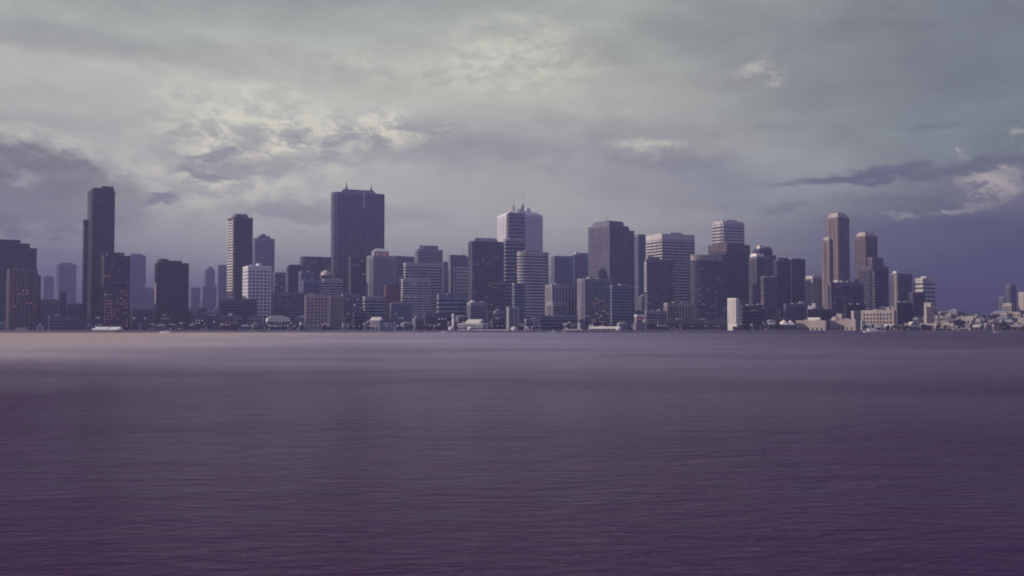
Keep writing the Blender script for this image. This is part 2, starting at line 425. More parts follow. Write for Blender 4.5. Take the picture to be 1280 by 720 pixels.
b = T('exhibition_hall', 'low grey hall with one large tilted cream roof facing the water', 'hall', 1200, -24)
t = b.tier(572, None, 616, 405.5, 'bands', 'grey', ratio=.4)
bm = bmesh.new(); a, d, z = t['a'], t['b'], t['z1'] + .6
v = [bm.verts.new(p) for p in ((-.30 * a, -.5 * d, z), (.20 * a, -.5 * d, z), (.28 * a, -.15 * d, z + 5.6), (-.20 * a, -.15 * d, z + 5.6), (-.20 * a, .1 * d, z), (.28 * a, .1 * d, z))]
for f in ((0, 1, 2, 3), (3, 2, 5, 4), (0, 3, 4), (1, 5, 2), (0, 4, 5, 1)): bm.faces.new([v[i] for i in f])
mesh_obj('tilted_roof', bm, W['cream'], b.e)
b = T('smokestack', 'slim white cylindrical tower standing alone left of the tilted cream roof', 'chimney', 1192, 0)
b.e.location = (kx(566.5) * 1192, 1192, GZ); bm = bmesh.new(); zt = zat(392, 1192) - GZ
lathe(bm, [(2.2, 0), (1.5, 1.5), (1.3, zt - 1), (1.6, zt - .9), (1.6, zt)], 16); mesh_obj('stack', bm, W['white'], b.e)
bm = bmesh.new(); lathe(bm, [(1.75, zt * .8), (1.75, zt * .8 + .5)], 16); mesh_obj('gallery', bm, W['dark'], b.e)

# gantry gate
g = empty('gantry_gate', (kx(799) * 1184, 1184, GZ), R(12)); tag(g, 'white arched gantry frame with a red hoist cabin inside on the shore', 'gantry')
zt = zat(393, 1184) - GZ
for sx in (-4.6, 3.9):
    for yy in (-3, 2.2):
        bm = bmesh.new(); bx(bm, sx, sx + .8, yy, yy + .8, 0, zt - 2.0); mesh_obj('post', bm, W['white'], g)
bm = bmesh.new(); pts = [(-5.2, zt - 2.4), (-5.2, zt - 1.0), (-4.2, zt), (4.2, zt), (5.2, zt - 1.0), (5.2, zt - 2.4)]
A = [bm.verts.new((x, -3.4, z)) for x, z in pts]; Bv = [bm.verts.new((x, 3.4, z)) for x, z in pts]
bm.faces.new(A); bm.faces.new(Bv[::-1])
for i in range(6): bm.faces.new((A[i], Bv[i], Bv[(i + 1) % 6], A[(i + 1) % 6]))
mesh_obj('arched_beam', bm, W['white'], g)
bm = bmesh.new(); bx(bm, -3.2, 3.2, -2.2, 2.2, zt - 9, zt - 3.2); mesh_obj('hoist_cabin', bm, W['brick'], g)
bm = bmesh.new(); bx(bm, -1.1, 1.1, -2.35, -2.2, zt - 7, zt - 4.2); mesh_obj('cabin_window', bm, LIT['red'], g)
bm = bmesh.new(); bx(bm, -5.6, 5.6, -4, 4, 0, zt - 9.3); mesh_obj('base_house', bm, W['mid'], g)

# ---- domed kiosks
def kiosk(x, w, yt, Y, label):
    r = w * Y / F / 2; z = zat(yt, Y) - GZ + .8
    o = empty('kiosk', (kx(x) * Y, Y, GZ)); tag(o, label, 'kiosk', 'white domed kiosks on the quay')
    bm = bmesh.new(); lathe(bm, [(r * .92, -.8), (r * .92, z * .55)], 12); mesh_obj('drum', bm, W['white'], o)
    bm = bmesh.new(); lathe(bm, [(r, z * .55), (r, z * .6), (r * .86, z * .78), (r * .5, z * .93), (r * .12, z), (r * .05, z * 1.15), (0, z * 1.2)], 12); mesh_obj('domed_roof', bm, W['cream'], o)
    for k in range(5):
        t = -math.pi / 2 + (k - 2) * .55
        bm = bmesh.new(); bx(bm, -.32, .32, -.1, .1, -.3, z * .42)
        q = mesh_obj('arched_opening', bm, G['dark'], o); q.location = (r * .9 * math.cos(t), r * .9 * math.sin(t), 0); q.rotation_euler = (0, 0, t + math.pi / 2)
kiosk(564, 7.5, 409, 1180, 'white domed kiosk at the foot of the slim white cylindrical tower')
kiosk(587.5, 7, 409, 1180, 'white domed kiosk in front of the hall with the tilted cream roof')
kiosk(642.5, 8, 409, 1180, 'white domed kiosk in front of the slim two-column window block')
kiosk(773.5, 7, 408.5, 1179.5, 'white domed kiosk at the right end of the long market shed')

# ---- second row and the towers; (Y grows left to right in depth)
b = T('office_block', 'low dark block with terraced floors and small red lights below the dark podium', 'office block', 1290, 26)
b.tier(275, 277, 304, 396, 'bands', 'mid', fh=4, fill=.4); b.lit(10, cols=('red', 'red', 'pink'))
b.pent(.3, .55, .1, .5, 4, 'cream', taper=2.0, name='skylight')
b = T('podium_block', 'dark plain podium block in front of the white gridded tower', 'office block', 1330, 26)
b.tier(302, 303, 321, 375, 'fine', 'dark')
b = T('podium_block', 'dark grey podium below the tall banded tower with a sunlit side', 'office block', 1360, 26)
b.tier(273, 275, 303, 376, 'bands', 'mid')
b = T('dome_hall', 'low rounded hall under a curved cream shell roof on the waterfront', 'hall', 1225, 20)
t = b.tier(333, None, 362, 402, 'bands', 'mid', ratio=.6, roof=False); b.lit(8, cols=('pale',))
bm = bmesh.new(); a, d, z = t['a'] / 2 + 1, t['b'] / 2 + 1, t['z1']
n = 14
A = [[bm.verts.new((t['o'].x + a * math.cos(math.pi * i / n), t['o'].y + sy * d, z + 7.5 * math.sin(math.pi * i / n) ** .8 if 0 < i < n else z)) for i in range(n + 1)] for sy in (-1, 1)]
for i in range(n): bm.faces.new((A[0][i], A[0][i + 1], A[1][i + 1], A[1][i]))
bm.faces.new(A[0]); bm.faces.new(A[1][::-1]); mesh_obj('shell_roof', bm, W['cream'], b.e)
b = T('office_block', 'dark square block between the wedge-roofed pavilion and the gridded pale wing', 'office block', 1262, 20)
b.tier(441, 443, 457, 392, 'fine', 'dark')
b = T('office_block', 'grey block of small storeys below the red brick block', 'office block', 1272, 20)
b.tier(487, 489, 515, 380, 'grid', 'blue', 'blue', bay=2.6, fh=3.2); b.lit(5, cols=('pale',))
b = T('office_block', 'terraced low office with wide pale stripes right of the curved striped tower', 'office block', 1330, 18)
b.tier(546, 548, 583, 369, 'bands', 'blue', fh=5.6, fill=.55)
b = T('office_block', 'dark low block speckled with pale lights below the pale-striped low office', 'office block', 1250, 18)
b.tier(530, 532, 566, 393, 'grid', 'dark'); b.lit(12, cols=('pale', 'pink'))
b = T('office_block', 'small pale grey block with two rounded rooftop drums behind the tilted cream roof', 'office block', 1290, 22)
b.tier(584, 588, 609, 379, 'piers', 'grey', 'blue'); b.dome(.15, .2, 3.6, 2.4, 'cream'); b.dome(.75, .3, 4.5, 1.6, 'grey')
b = T('office_block', 'dark low block between the tilted roof hall and the slim two-column block', 'office block', 1262, 22)
b.tier(614, 616, 632, 400, 'fine', 'dark')
b = T('office_block', 'low grey building with a porch ring of lit openings right of the slim block', 'office block', 1235, 14)
b.tier(655, None, 674, 400, 'bands', 'slate', ratio=.6); b.lit(4, cols=('pink', 'red'))
b = T('office_block', 'wide low windowless grey block right of the porch with lit openings', 'office block', 1255, 14)
b.tier(675, 676, 722, 396, 'fine', 'blue', ratio=.5)
b = T('apartment_building', 'pale stone building with tall dark slot windows left of the building with pink lights', 'apartment building', 1370, 24)
b.tier(682, 690, 722, 357, 'piers', 'grey', 'dark', bay=5, pier=2.0); b.lit(3)
b.tier(683, 691, 709, 379, 'piers', 'grey', 'dark', bay=3.4, back=-6, first=False)
b = T('apartment_building', 'tall pale stone apartment house with clustered pink lit windows and small rooftop dome', 'apartment building', 1330, 26)
b.tier(720, 728, 766, 350, 'grid', 'grey', 'blue', 'cham', bay=3.2, fh=3.3); b.lit(30, .2, .65, ('pink', 'pink', 'red', 'warm'))
b.dome(.3, .35, 5, 3.5, 'warm'); b.mast(.3, .35, 3, .3)
b = T('office_block', 'dim slate block at the foot of the dark gridded tower corner', 'office block', 1300, 26)
b.tier(763, 765, 793, 358, 'fine', 'blue', 'blue')
b = T('office_block', 'long grey low office with tall window slots below the round dark tower', 'office block', 1290, 20)
b.tier(830, 834, 867, 380, 'piers', 'warm', 'dark', ratio=.4, bay=4.5, pier=1.6)
b = T('office_block', 'grey low terrace with small pagoda-like white roof turret right of the gantry', 'office block', 1262, 18)
b.tier(806, 808, 834, 390, 'bands', 'grey', fh=3.4); b.pent(.55, .7, .1, .5, 3, 'cream', taper=.8, name='turret')
b = T('elevated_quay', 'long dark two-level waterfront building with faint pink lights', 'terminal', 1205, 3)
b.tier(806, None, 909, 401, 'bands', 'dark', ratio=.12, fh=4.2); b.lit(8, cols=('pink', 'dim', 'pale'))
b = T('office_block', 'dark block with one warm lit sign light right of the cream ribbed block', 'office block', 1262, 22)
b.tier(926, 928, 956, 383, 'fine', 'dark'); b.lit(4, cols=('warm',))
b = T('office_block', 'grey office with close vertical ribs behind the tent-gabled pavilion', 'office block', 1282, 20)
b.tier(980, 982, 1008, 381, 'piers', 'mid', 'blue', bay=2.6); b.pent(.7, .9, .1, .4, 4, 'cream', name='roof_tank')
b = T('office_block', 'dark low block behind the rooftop hall of the sandstone warehouse', 'office block', 1300, 20)
b.tier(1008, 1010, 1040, 388, 'grid', 'dark')
b = T('office_block', 'very dark plain block above the crenellated hall', 'office block', 1310, 24)
b.tier(1055, 1058, 1082, 382, 'fine', 'black')

# left waterfront
b = T('apartment_tower', 'reddish brown apartment tower with stacked balconies and pink lights at far left', 'apartment tower', 1240, 34)
b.tier(8, None, 46, 338, 'piers', 'brown', 'brown', bay=4.4, pier=2.2, ratio=.7); b.lit(9, .4, .7, ('pink', 'red'))
b.tier(14, None, 50, 345, 'piers', 'brown', 'brown', bay=5, pier=2.4, back=6, first=False)
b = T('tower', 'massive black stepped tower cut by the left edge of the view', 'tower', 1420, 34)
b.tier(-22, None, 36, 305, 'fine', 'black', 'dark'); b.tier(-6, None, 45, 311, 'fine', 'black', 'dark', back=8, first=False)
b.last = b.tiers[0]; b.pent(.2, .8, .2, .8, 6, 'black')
b = T('office_block', 'small dark block standing before the hazy pale slab tower', 'office block', 1330, 34)
b.tier(72, None, 83, 366, 'fine', 'dark', ratio=1)
b = T('office_block', 'low dark flat block between the brown apartment tower and the small dark block', 'office block', 1270, 34)
b.tier(51, None, 73, 376, 'grid', 'dark', ratio=.6); b.lit(3)
b = T('office_block', 'low dark block with a pale roof hood left of the tallest left tower', 'office block', 1280, 34)
b.tier(84, None, 104, 381, 'fine', 'dark', ratio=.7); b.pent(.4, .8, .1, .6, 3, 'grey', taper=1.6)
b = T('office_block', 'dark low slab with a small slanted pale skylight left of the long-canopied ferry', 'office block', 1215, 30)
b.tier(60, None, 100, 396, 'fine', 'dark', ratio=.5); b.pent(.55, .68, .0, .3, 2.5, 'cream', taper=1.6, name='skylight', z=b.last['z1'] - 2)
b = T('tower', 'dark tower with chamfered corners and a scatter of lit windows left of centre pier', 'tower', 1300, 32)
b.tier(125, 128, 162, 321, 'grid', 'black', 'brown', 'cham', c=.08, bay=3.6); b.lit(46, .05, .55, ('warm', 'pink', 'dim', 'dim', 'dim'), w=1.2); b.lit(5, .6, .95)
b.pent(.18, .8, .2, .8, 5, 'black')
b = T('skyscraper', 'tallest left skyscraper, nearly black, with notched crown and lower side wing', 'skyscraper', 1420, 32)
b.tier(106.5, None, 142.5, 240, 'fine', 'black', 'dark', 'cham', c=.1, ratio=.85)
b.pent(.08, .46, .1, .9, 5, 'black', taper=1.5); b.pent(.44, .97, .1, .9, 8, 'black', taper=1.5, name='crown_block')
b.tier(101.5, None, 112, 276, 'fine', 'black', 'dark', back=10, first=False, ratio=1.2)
b = T('tower', 'dark slab tower with vertical piers and a rounded rooftop drum, one thin sunlit edge', 'tower', 1380, 28)
b.tier(193, 196, 235, 330, 'piers', 'black', 'dark', bay=4.2, pier=1.4); b.side_bands(1, b.last['z1'] * .4, b.last['z1'] - 3, 'warm', .1, .6, 'sunlit_edge'); b.dome(.22, .4, 9, 6, 'black', 'rooftop_drum'); b.pent(.4, .8, .2, .8, 4, 'black')  # lighter side panel paints in the thin sunlit edge
b = T('office_block', 'dark low block with a lone white light between the two dark left towers', 'office block', 1290, 30)
b.tier(163, None, 192, 388, 'grid', 'dark', ratio=.6); b.lit(2, .6, .9, ('pale',))
b = T('office_block', 'dim low office with tiny pale facade marks right of the drum-topped tower', 'office block', 1290, 28)
b.tier(236, None, 274, 392, 'grid', 'mid', ratio=.6); b.lit(5, cols=('pale',))

# centre-left
b = T('tower', 'white gridded tower with a bright sunlit left side', 'tower', 1400, 28)
b.tier(303, 309.5, 338.5, 334, 'grid', 'white', 'dark', bay=5.2, fh=5.0, fill=.42, pier=1.8); b.lit(4, .1, .3, ('red', 'pink'))
b.pent(.45, .6, .1, .5, 5, 'white'); b.pent(.2, .95, .3, .8, 3, 'grey')
b = T('tower', 'tall dark tower whose narrow sunlit left side is striped by floor bands', 'tower', 1560, 34)
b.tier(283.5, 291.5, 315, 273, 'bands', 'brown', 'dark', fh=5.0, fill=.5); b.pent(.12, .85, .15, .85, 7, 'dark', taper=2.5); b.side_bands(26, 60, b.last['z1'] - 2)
b.tier(283, 293, 315.3, 308, 'bands', 'brown', 'dark', fh=5.0, fill=.5, back=-1.2, first=False, roof=False)
b = T('tower', 'hazy grey tower with finely divided facade and stepped rooftop behind the white gridded tower', 'tower', 1900, 30)
b.tier(313, 316, 343, 299, 'grid', 'grey', 'blue', 'cham', c=.15); b.pent(.25, .8, .2, .8, 6, 'mid'); b.pent(.4, .6, .3, .7, 10, 'mid', name='lift_house')
b = T('office_block', 'dark mid-height block with two small lights right of the white gridded tower', 'office block', 1560, 26)
b.tier(341, 343, 357, 342, 'fine', 'mid'); b.lit(6, .5, .95, ('pale', 'pink'))
b = T('office_block', 'dark stepped block with sloped left roof left of the wide red-lit block', 'office block', 1640, 26)
b.tier(357, 360, 379, 334, 'fine', 'dark'); b.pent(.05, .9, .1, .9, 4, 'dark', taper=2); b.lit(4)
b = T('office_block', 'wide dark block with a line of red lights under its roof', 'office block', 1760, 26)
b.tier(374, 378, 414, 322, 'fine', 'dark'); b.lit(16, .8, .98, ('red', 'red', 'pink'))
b = T('office_block', 'mid-grey panel block with a pale central recess in front of the red-lit block', 'office block', 1530, 24)
b.tier(373, 376, 392, 341, 'grid', 'blue', 'blue'); b.lit(4, .5, 1)
b = T('office_block', 'dim broad lower block left of the six-column apartment block', 'office block', 1340, 24)
b.tier(338, 341, 380, 367, 'bands', 'mid', 'blue'); b.lit(3, cols=('pale',))
b = T('office_block', 'blue-grey block behind the six-column apartment block', 'office block', 1450, 24)
b.tier(377, 380, 400, 352, 'fine', 'blue', 'blue')
b = T('office_tower', 'slender block under a cream cone roof left of the biggest dark skyscraper', 'tower', 1480, 26)
b.tier(399, 402, 414.5, 345, 'grid', 'brown', 'brown'); b.lit(3, .8, 1., ('red',))
t = b.last; bm = bmesh.new(); lathe(bm, [(t['a'] * .46, t['z1'] + .5), (t['a'] * .46, t['z1'] + 5.5), (t['a'] * .5, t['z1'] + 5.6), (0, t['z1'] + 11)], 12, (t['o'].x, t['o'].y)); mesh_obj('cone_roof', bm, W['cream'], b.e)
b = T('office_block', 'pale low office with bright horizontal floor stripes beneath the biggest dark tower', 'office block', 1390, 22)
b.tier(400, 404, 428, 350, 'bands', 'pale', 'blue', fh=4.4, fill=.35); b.lit(3, cols=('pale',))
b = T('skyscraper', 'biggest dark skyscraper with closely ribbed facade, angled crown and twin masts', 'skyscraper', 1600, 22)
b.tier(412, 415, 481, 242, 'piers', 'mid', 'dark', 'notch', c=.33, bay=4.4, pier=1.4, ratio=.75)
b.pent(.16, .84, .10, .8, 7.5, 'mid', taper=5, name='crown')
z8 = b.last['z1'] + 8; b.mast(.27, .3, 14, 1.0, 'mid', z=z8); b.mast(.74, .3, 12, 1.0, 'mid', z=z8)
t = b.last; bm = bmesh.new(); bx(bm, t['o'].x + t['a'] * .08, t['o'].x + t['a'] * .10, t['o'].y - t['b'] / 2 - .9, t['o'].y - t['b'] / 2 + 1, t['z1'] * .9, t['z1'] + 4); mesh_obj('pale_fin', bm, W['pale'], b.e)
b = T('office_tower', 'dark reddish tower standing before the biggest dark skyscraper', 'tower', 1540, 22)
b.tier(435, 438, 460, 322, 'fine', 'brown', 'brown'); b.lit(9, .3, 1, ('warm', 'red', 'pink'))
b = T('office_block', 'dim grey block between the pale striped office and the ribbed stone tower', 'office block', 1320, 22)
b.tier(427, 429, 453, 369, 'grid', 'mid', 'blue'); b.lit(5, cols=('pink', 'pale'))
b = T('office_tower', 'pale stone tower with vertical ribs and hip-roofed cap glowing red at two openings', 'tower', 1460, 22)
b.tier(457, 462, 496, 321, 'piers', 'grey', 'blue', 'cham', c=.2, bay=3.4, pier=1.4)
b.lit(5, .3, .7, ('pale',))
t = b.last; b.pent(.18, .72, .15, .8, 9, 'grey', name='cap_house'); b.pent(.16, .74, .13, .82, 5.5, 'cream', taper=7, name='cap_roof', z=t['z1'] + 9.02)
for ux in (.3, .56):
    bm = bmesh.new(); x = t['o'].x + (ux - .5) * t['a']; y = t['o'].y + (.47 - .5) * t['b'] - t['b'] * .325
    bx(bm, x - 2.2, x + 2.2, y, y + 2.0, t['z1'] + 3, t['z1'] + 6.5); mesh_obj('lit_opening', bm, LIT['red'], b.e)
b = T('office_block', 'wide grey plinth block with horizontal storeys beneath the ribbed stone tower', 'office block', 1350, 20)
b.tier(453, 456, 482, 372, 'bands', 'grey', 'blue', fh=4.4)
b = T('office_block', 'red brick block with plain walls beside the ribbed stone tower', 'office block', 1400, 22)
b.tier(480, 482, 499.5, 358, 'solid', 'brick'); b.windows(1, 1, z0=5, z1=9); b.pent(.1, .8, .1, .8, 3, 'dark')
b = T('office_block', 'slim pale grey block with rooftop drum between brick block and curved striped tower', 'office block', 1480, 22)
b.tier(496.5, 498, 505, 347, 'solid', 'grey'); b.windows(1, 6); b.dome(.5, .4, 4.0, 2.5, 'warm')
b = T('office_block', 'flat-topped hazy grey tower behind the ribbed stone tower', 'tower', 2000, 20)
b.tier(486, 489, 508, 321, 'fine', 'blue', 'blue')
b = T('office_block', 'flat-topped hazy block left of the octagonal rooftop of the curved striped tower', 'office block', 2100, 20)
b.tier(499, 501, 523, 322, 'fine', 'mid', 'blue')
b = T('office_tower', 'curved office tower with pale horizontal stripes on its upper half', 'tower', 1510, 21)
b.tier(504, 507, 553.5, 330, 'bands', 'pale', 'dark', 'bow', fh=5.2, fill=.45, ratio=.8)
b = T('office_tower', 'grey tower with drum-like crown rising behind the curved striped tower', 'tower', 1750, 21)
b.tier(517, 520, 554, 313, 'bands', 'grey', 'dark', 'cham', fh=4.6, fill=.5); b.pent(.14, .86, .14, .86, 9, 'mid', shape='round')
for k in range(12):
    t = b.last; ang = k * math.pi / 6
    bm = bmesh.new(); bx(bm, -.6, .6, -.6, .6, 0, 2); q = mesh_obj('crown_fin', bm, W['grey'], b.e)
    q.location = (t['o'].x + math.cos(ang) * t['a'] * .33, t['o'].y + math.sin(ang) * t['b'] * .33, t['z1'] + 9.5)
b = T('office_tower', 'lower striped wing with a bright left edge and lit spots before the curved striped tower', 'tower', 1390, 21)
b.tier(501, 503.5, 538, 350, 'bands', 'pale', 'blue', fh=4.2, fill=.42); b.lit(14, cols=('warm', 'pink', 'pale'))
b = T('office_tower', 'dark-framed tower whose front is a white grid of square windows', 'tower', 1520, 22)
b.tier(560, 563, 585.5, 322, 'solid', 'mid')
t = b.last
bm = bmesh.new(); u0, u1 = t['o'].x - t['a'] * .30, t['o'].x + t['a'] * .48; y = t['o'].y - t['b'] / 2
zA, zB = t['z1'] * .42, t['z1'] * .86
for k in range(6): xx = u0 + (u1 - u0) * k / 5; bx(bm, xx - .7, xx + .7, y - .8, y - .01, zA, zB)
for k in range(10): zz = zA + (zB - zA) * k / 9; bx(bm, u0, u1, y - .7, y - .02, zz - .8, zz + .8)
mesh_obj('window_frame_grid', bm, W['white'], b.e)
b.windows(5, 9, z0=zA, z1=zB, u0=.2, u1=.98, wf=.7, hf=.7); b.pent(.0, .9, .1, .9, 4, 'mid')
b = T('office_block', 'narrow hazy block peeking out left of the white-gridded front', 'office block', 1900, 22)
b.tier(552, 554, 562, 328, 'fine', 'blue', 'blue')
b = T('office_tower', 'dark ribbed tower with sloping crown and scattered red lit windows', 'tower', 1430, 22)
b.tier(585, 589, 630, 303, 'piers', 'dark', 'dark', 'cham', c=.12, bay=4.0, pier=1.6)
b.pent(.1, .84, .1, .9, 7, 'grey', taper=3, name='bevelled_crown'); b.lit(34, .05, .95, ('warm', 'pink', 'red', 'pink'))
# twin spired
b = T('skyscraper', 'pale twin-shafted skyscraper with two ornate spires and a striped central recess', 'skyscraper', 1800, 20)
b.tier(621.5, 633, 678.5, 269, 'grid', 'white', 'blue', bay=3, fh=4, fill=.5)
b.pent(.03, .35, .08, .92, 4, 'white', taper=1.5, name='crown_step'); b.pent(.62, .97, .08, .92, 4, 'white', taper=1.5, name='crown_step')
t0 = b.last
b.pent(.22, .78, .15, .85, 8, 'white', taper=2, name='crown'); b.pent(.3, .42, .1, .5, 12, 'white', taper=1, name='turret'); b.pent(.56, .7, .1, .5, 15, 'white', taper=1, name='turret'); b.pent(.1, .2, .1, .4, 7, 'white', taper=1, name='turret'); b.pent(.8, .88, .1, .4, 7, 'white', taper=1, name='turret')
b.tier(634, 635.5, 656.5, 267, 'bands', 'grey', 'dark', fh=7.5, fill=.38, bay=6, back=-14, first=False)
b.tier(637, 638.5, 652.5, 300, 'bands', 'mid', 'dark', fh=7.5, fill=.38, bay=6, back=-18, first=False)
for px_, hh in ((642.5, 0), (655, 4)):
    z = t0['z1'] + 4; bm = bmesh.new(); fx = (px_ - 630) / 48.0
    z += 4; lathe(bm, [(6.0, z - 4), (6.0, z + 6), (3.6, z + 6.1), (3.5, z + 12 + hh), (1.6, z + 12.1 + hh), (1.5, z + 17 + hh), (.5, z + 17.1 + hh), (.45, z + 30 + hh), (.35, z + 35 + hh)], 8, (t0['o'].x + (fx - .5) * t0['a'], t0['o'].y - t0['b'] * .2))
    mesh_obj('spire', bm, W['pale'], b.e)
b.last = t0
b = T('office_tower', 'dark tower with wide pale balcony stripes before the twin-spired skyscraper', 'tower', 1560, 20)
b.tier(629, 632, 657, 300, 'bands', 'grey', 'dark', fh=6.5, fill=.32); b.lit(10, .25, .8, ('red', 'pink', 'warm'))
b = T('office_tower', 'rounded tower fully wrapped in alternating pale and dark stripes', 'tower', 1400, 24)
b.tier(644, 650, 688.5, 316, 'bands', 'pale', 'dark', 'round', fh=5.0, fill=.45, ratio=.8, bay=40)
b.pent(.2, .7, .2, .8, 4, 'mid', shape='round')
b = T('office_block', 'slim grey block beside the rounded striped tower base on its right', 'office block', 1330, 22)
b.tier(640, 643, 656, 355, 'fine', 'blue', 'blue')
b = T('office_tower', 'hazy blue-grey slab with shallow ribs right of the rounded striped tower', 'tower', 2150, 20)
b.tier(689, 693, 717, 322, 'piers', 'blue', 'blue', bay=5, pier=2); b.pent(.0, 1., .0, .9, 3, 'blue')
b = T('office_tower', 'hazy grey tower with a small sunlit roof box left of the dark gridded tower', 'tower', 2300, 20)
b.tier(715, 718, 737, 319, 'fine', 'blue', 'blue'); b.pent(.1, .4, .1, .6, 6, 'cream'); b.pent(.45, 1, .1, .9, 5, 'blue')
b = T('skyscraper', 'dark skyscraper with a gridded left face, plain right face and single antenna', 'skyscraper', 1480, 38)
b.tier(735.5, 762, 786, 283, 'grid', 'mid', 'dark', bay=4.6, fh=4.6, fill=.3, pier=1.4); b.pent(.1, .9, .1, .9, 9, 'mid', taper=1.5); b.mast(.45, .5, 22, .5, 'mid')
b.tier(764, 776, 793.5, 289, 'fine', 'mid', 'dark', back=22, first=False); b.pent(0, .7, .1, .9, 5, 'mid')
b = T('office_tower', 'banded blue-grey slab tower half hidden behind the antenna skyscraper', 'tower', 1800, 30)
b.tier(787, 798, 807.5, 294, 'bands', 'blue', 'dark', fh=5.2)
b = T('office_tower', 'broad pale tower with sunlit left face and storey bands, flat plain top', 'tower', 1640, 26)
b.tier(808, 828, 869, 299, 'bands', 'pale', 'dark', fh=5.6, fill=.5); b.pent(.0, .995, .0, .995, 9, 'pale', name='top_band'); b.pent(.35, .7, .2, .8, 13, 'grey')
b.lit(8, .2, .6, ('warm', 'pink'))
b = T('office_tower', 'dark-panelled tower with arched parapet, sunlit left edge and rows of pink lights', 'tower', 1400, 26)
b.tier(806, 809, 842.5, 326, 'grid', 'mid', 'black' if False else 'dark', bay=4.2); b.pent(.05, .55, .05, .9, 6, 'mid', taper=2.5, shape='round')
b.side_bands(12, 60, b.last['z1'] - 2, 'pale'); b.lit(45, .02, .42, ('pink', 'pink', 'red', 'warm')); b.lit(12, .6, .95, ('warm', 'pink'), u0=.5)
b = T('office_tower', 'round dark tower with smooth pale top ring and many lit windows', 'tower', 1390, 20)
b.tier(861, 868, 906.5, 320, 'grid', 'dark', 'dark', 'round', bay=3.4, fh=4.6); b.lit(42, .15, .9, ('pink', 'warm', 'dim', 'dim', 'red'), w=1.5)
t = b.last; bm = bmesh.new(); prism(bm, offset(t['poly'], .25), t['z1'] - 7, t['z1'] + 1.6); mesh_obj('top_ring', bm, W['warm'], b.e)
b = T('office_tower', 'square dark tower with bronze roof band behind the round lit tower', 'tower', 1560, 34)
b.tier(886, 909, 938, 307, 'fine', 'dark', 'dark'); b.lit(14, .2, .9, ('red', 'pink'))
t = b.last; bm = bmesh.new(); prism(bm, offset(t['poly'], .3), t['z1'] - 10, t['z1'] + 1.8); mesh_obj('roof_band', bm, W['brown'], b.e); b.pent(.2, .8, .2, .8, 5, 'brown')
b = T('skyscraper', 'sunlit cream tower with rounded corners and thin bands rising behind the bronze-banded tower', 'skyscraper', 1900, 26)
b.tier(889, 903, 933.5, 280, 'bands', 'pale', 'dark', 'cham', c=.14, fh=7, fill=.52); b.pent(.06, .94, .06, .94, 6, 'pale', taper=1.5); b.pent(.3, .7, .2, .8, 9, 'grey'); b.mast(.3, .4, 14, .4)
b = T('office_tower', 'dark tower with a sunlit cream roof wedge right of the bronze-banded tower', 'tower', 1450, 32)
b.tier(937, 946, 963, 322, 'piers', 'mid', 'dark', bay=5); b.pent(.0, .6, .0, .9, 6, 'cream', taper=1.5)
b = T('office_tower', 'dark stepped tower crowned by a cluster of small pale boxes', 'tower', 1640, 30)
b.tier(942, 950, 966.5, 312, 'fine', 'dark'); b.pent(.05, .45, .05, .6, 7, 'cream', taper=1.2); b.pent(.5, .95, .2, .9, 5, 'dark')
b.tier(958, 964, 971, 320, 'fine', 'dark', back=14, first=False); b.lit(6, .1, .5, ('red',))
b = T('office_tower', 'broad dark block with sloping left shoulder right of the box-crowned tower', 'tower', 1480, 26)
b.tier(966, 973, 991, 326, 'fine', 'dark', shape='cham'); b.pent(.1, .9, .1, .9, 5, 'dark', taper=3)
b = T('office_tower', 'plain dark slab with a thin sunlit parapet left of the slim sunlit-edged block', 'tower', 1540, 26)
b.tier(985, 990, 1007.5, 325, 'fine', 'dark'); b.lit(5, .05, .4, ('red', 'pink')); b.pent(.02, .7, .02, .9, 2, 'warm')
b = T('office_block', 'narrower dark block with small red lights below the box-crowned tower', 'office block', 1380, 26)
b.tier(951, 955, 972, 347, 'fine', 'mid'); b.lit(12, .0, .8, ('red', 'pink'))
b = T('office_tower', 'dark block with sunlit ribbed left face standing before the tall twin sandstone slabs', 'tower', 1640, 34)
b.tier(1007.5, 1016, 1028.5, 346, 'piers', 'pale', 'dark', bay=5)
# far right group
b = T('office_block', 'dark podium block with a small round tank on its roof beneath the tall twin slabs', 'office block', 1400, 24)
b.tier(1035, 1039, 1080, 354, 'piers', 'mid', 'dark', bay=4.5, ratio=.6); b.dome(.2, .3, 4.6, 3, 'cream', 'water_tank'); b.lit(8, cols=('pink', 'red'))
b = T('skyscraper', 'tall smooth brown skyscraper with sunlit slanted cap and slimmer attached wing', 'skyscraper', 1640, 30)
b.tier(1034, 1049, 1063.5, 273, 'piers', 'tan', 'brown', 'cham', c=.06, bay=4, pier=2.4); b.pent(.02, .98, .02, .98, 9, 'sand', taper=4.5, name='slanted_cap')
b.tier(1028.3, 1037.5, 1042, 301, 'piers', 'tan', 'brown', bay=4, pier=2.4, back=-26, first=False); b.pent(.02, .98, .02, .98, 6, 'sand', taper=2.5, name='slanted_cap')
b = T('skyscraper', 'stepped stone skyscraper with window grid, sunlit cap and setbacks falling to the right', 'skyscraper', 1720, 30)
b.tier(1069, 1083, 1098, 296, 'grid', 'tan', 'dark', bay=4.4, fh=4.6); b.pent(.05, .95, .05, .95, 8, 'sand', taper=4, name='slanted_cap')
b.tier(1069, 1091, 1105, 323, 'grid', 'tan', 'dark', bay=4.4, fh=4.6, back=-8, first=False)
b.tier(1080, 1096, 1111.5, 334, 'grid', 'mid', 'dark', bay=4.4, back=-2, first=False)
b = T('office_tower', 'dark tower with rounded shoulders and one pale vertical window strip', 'tower', 1480, 28)
b.tier(1070, 1090, 1113.5, 337, 'fine', 'dark', shape='cham', c=.15); b.pent(.05, .95, .05, .95, 5, 'dark', taper=2.5)
t = b.last; bm = bmesh.new(); k = t['b'] / 2
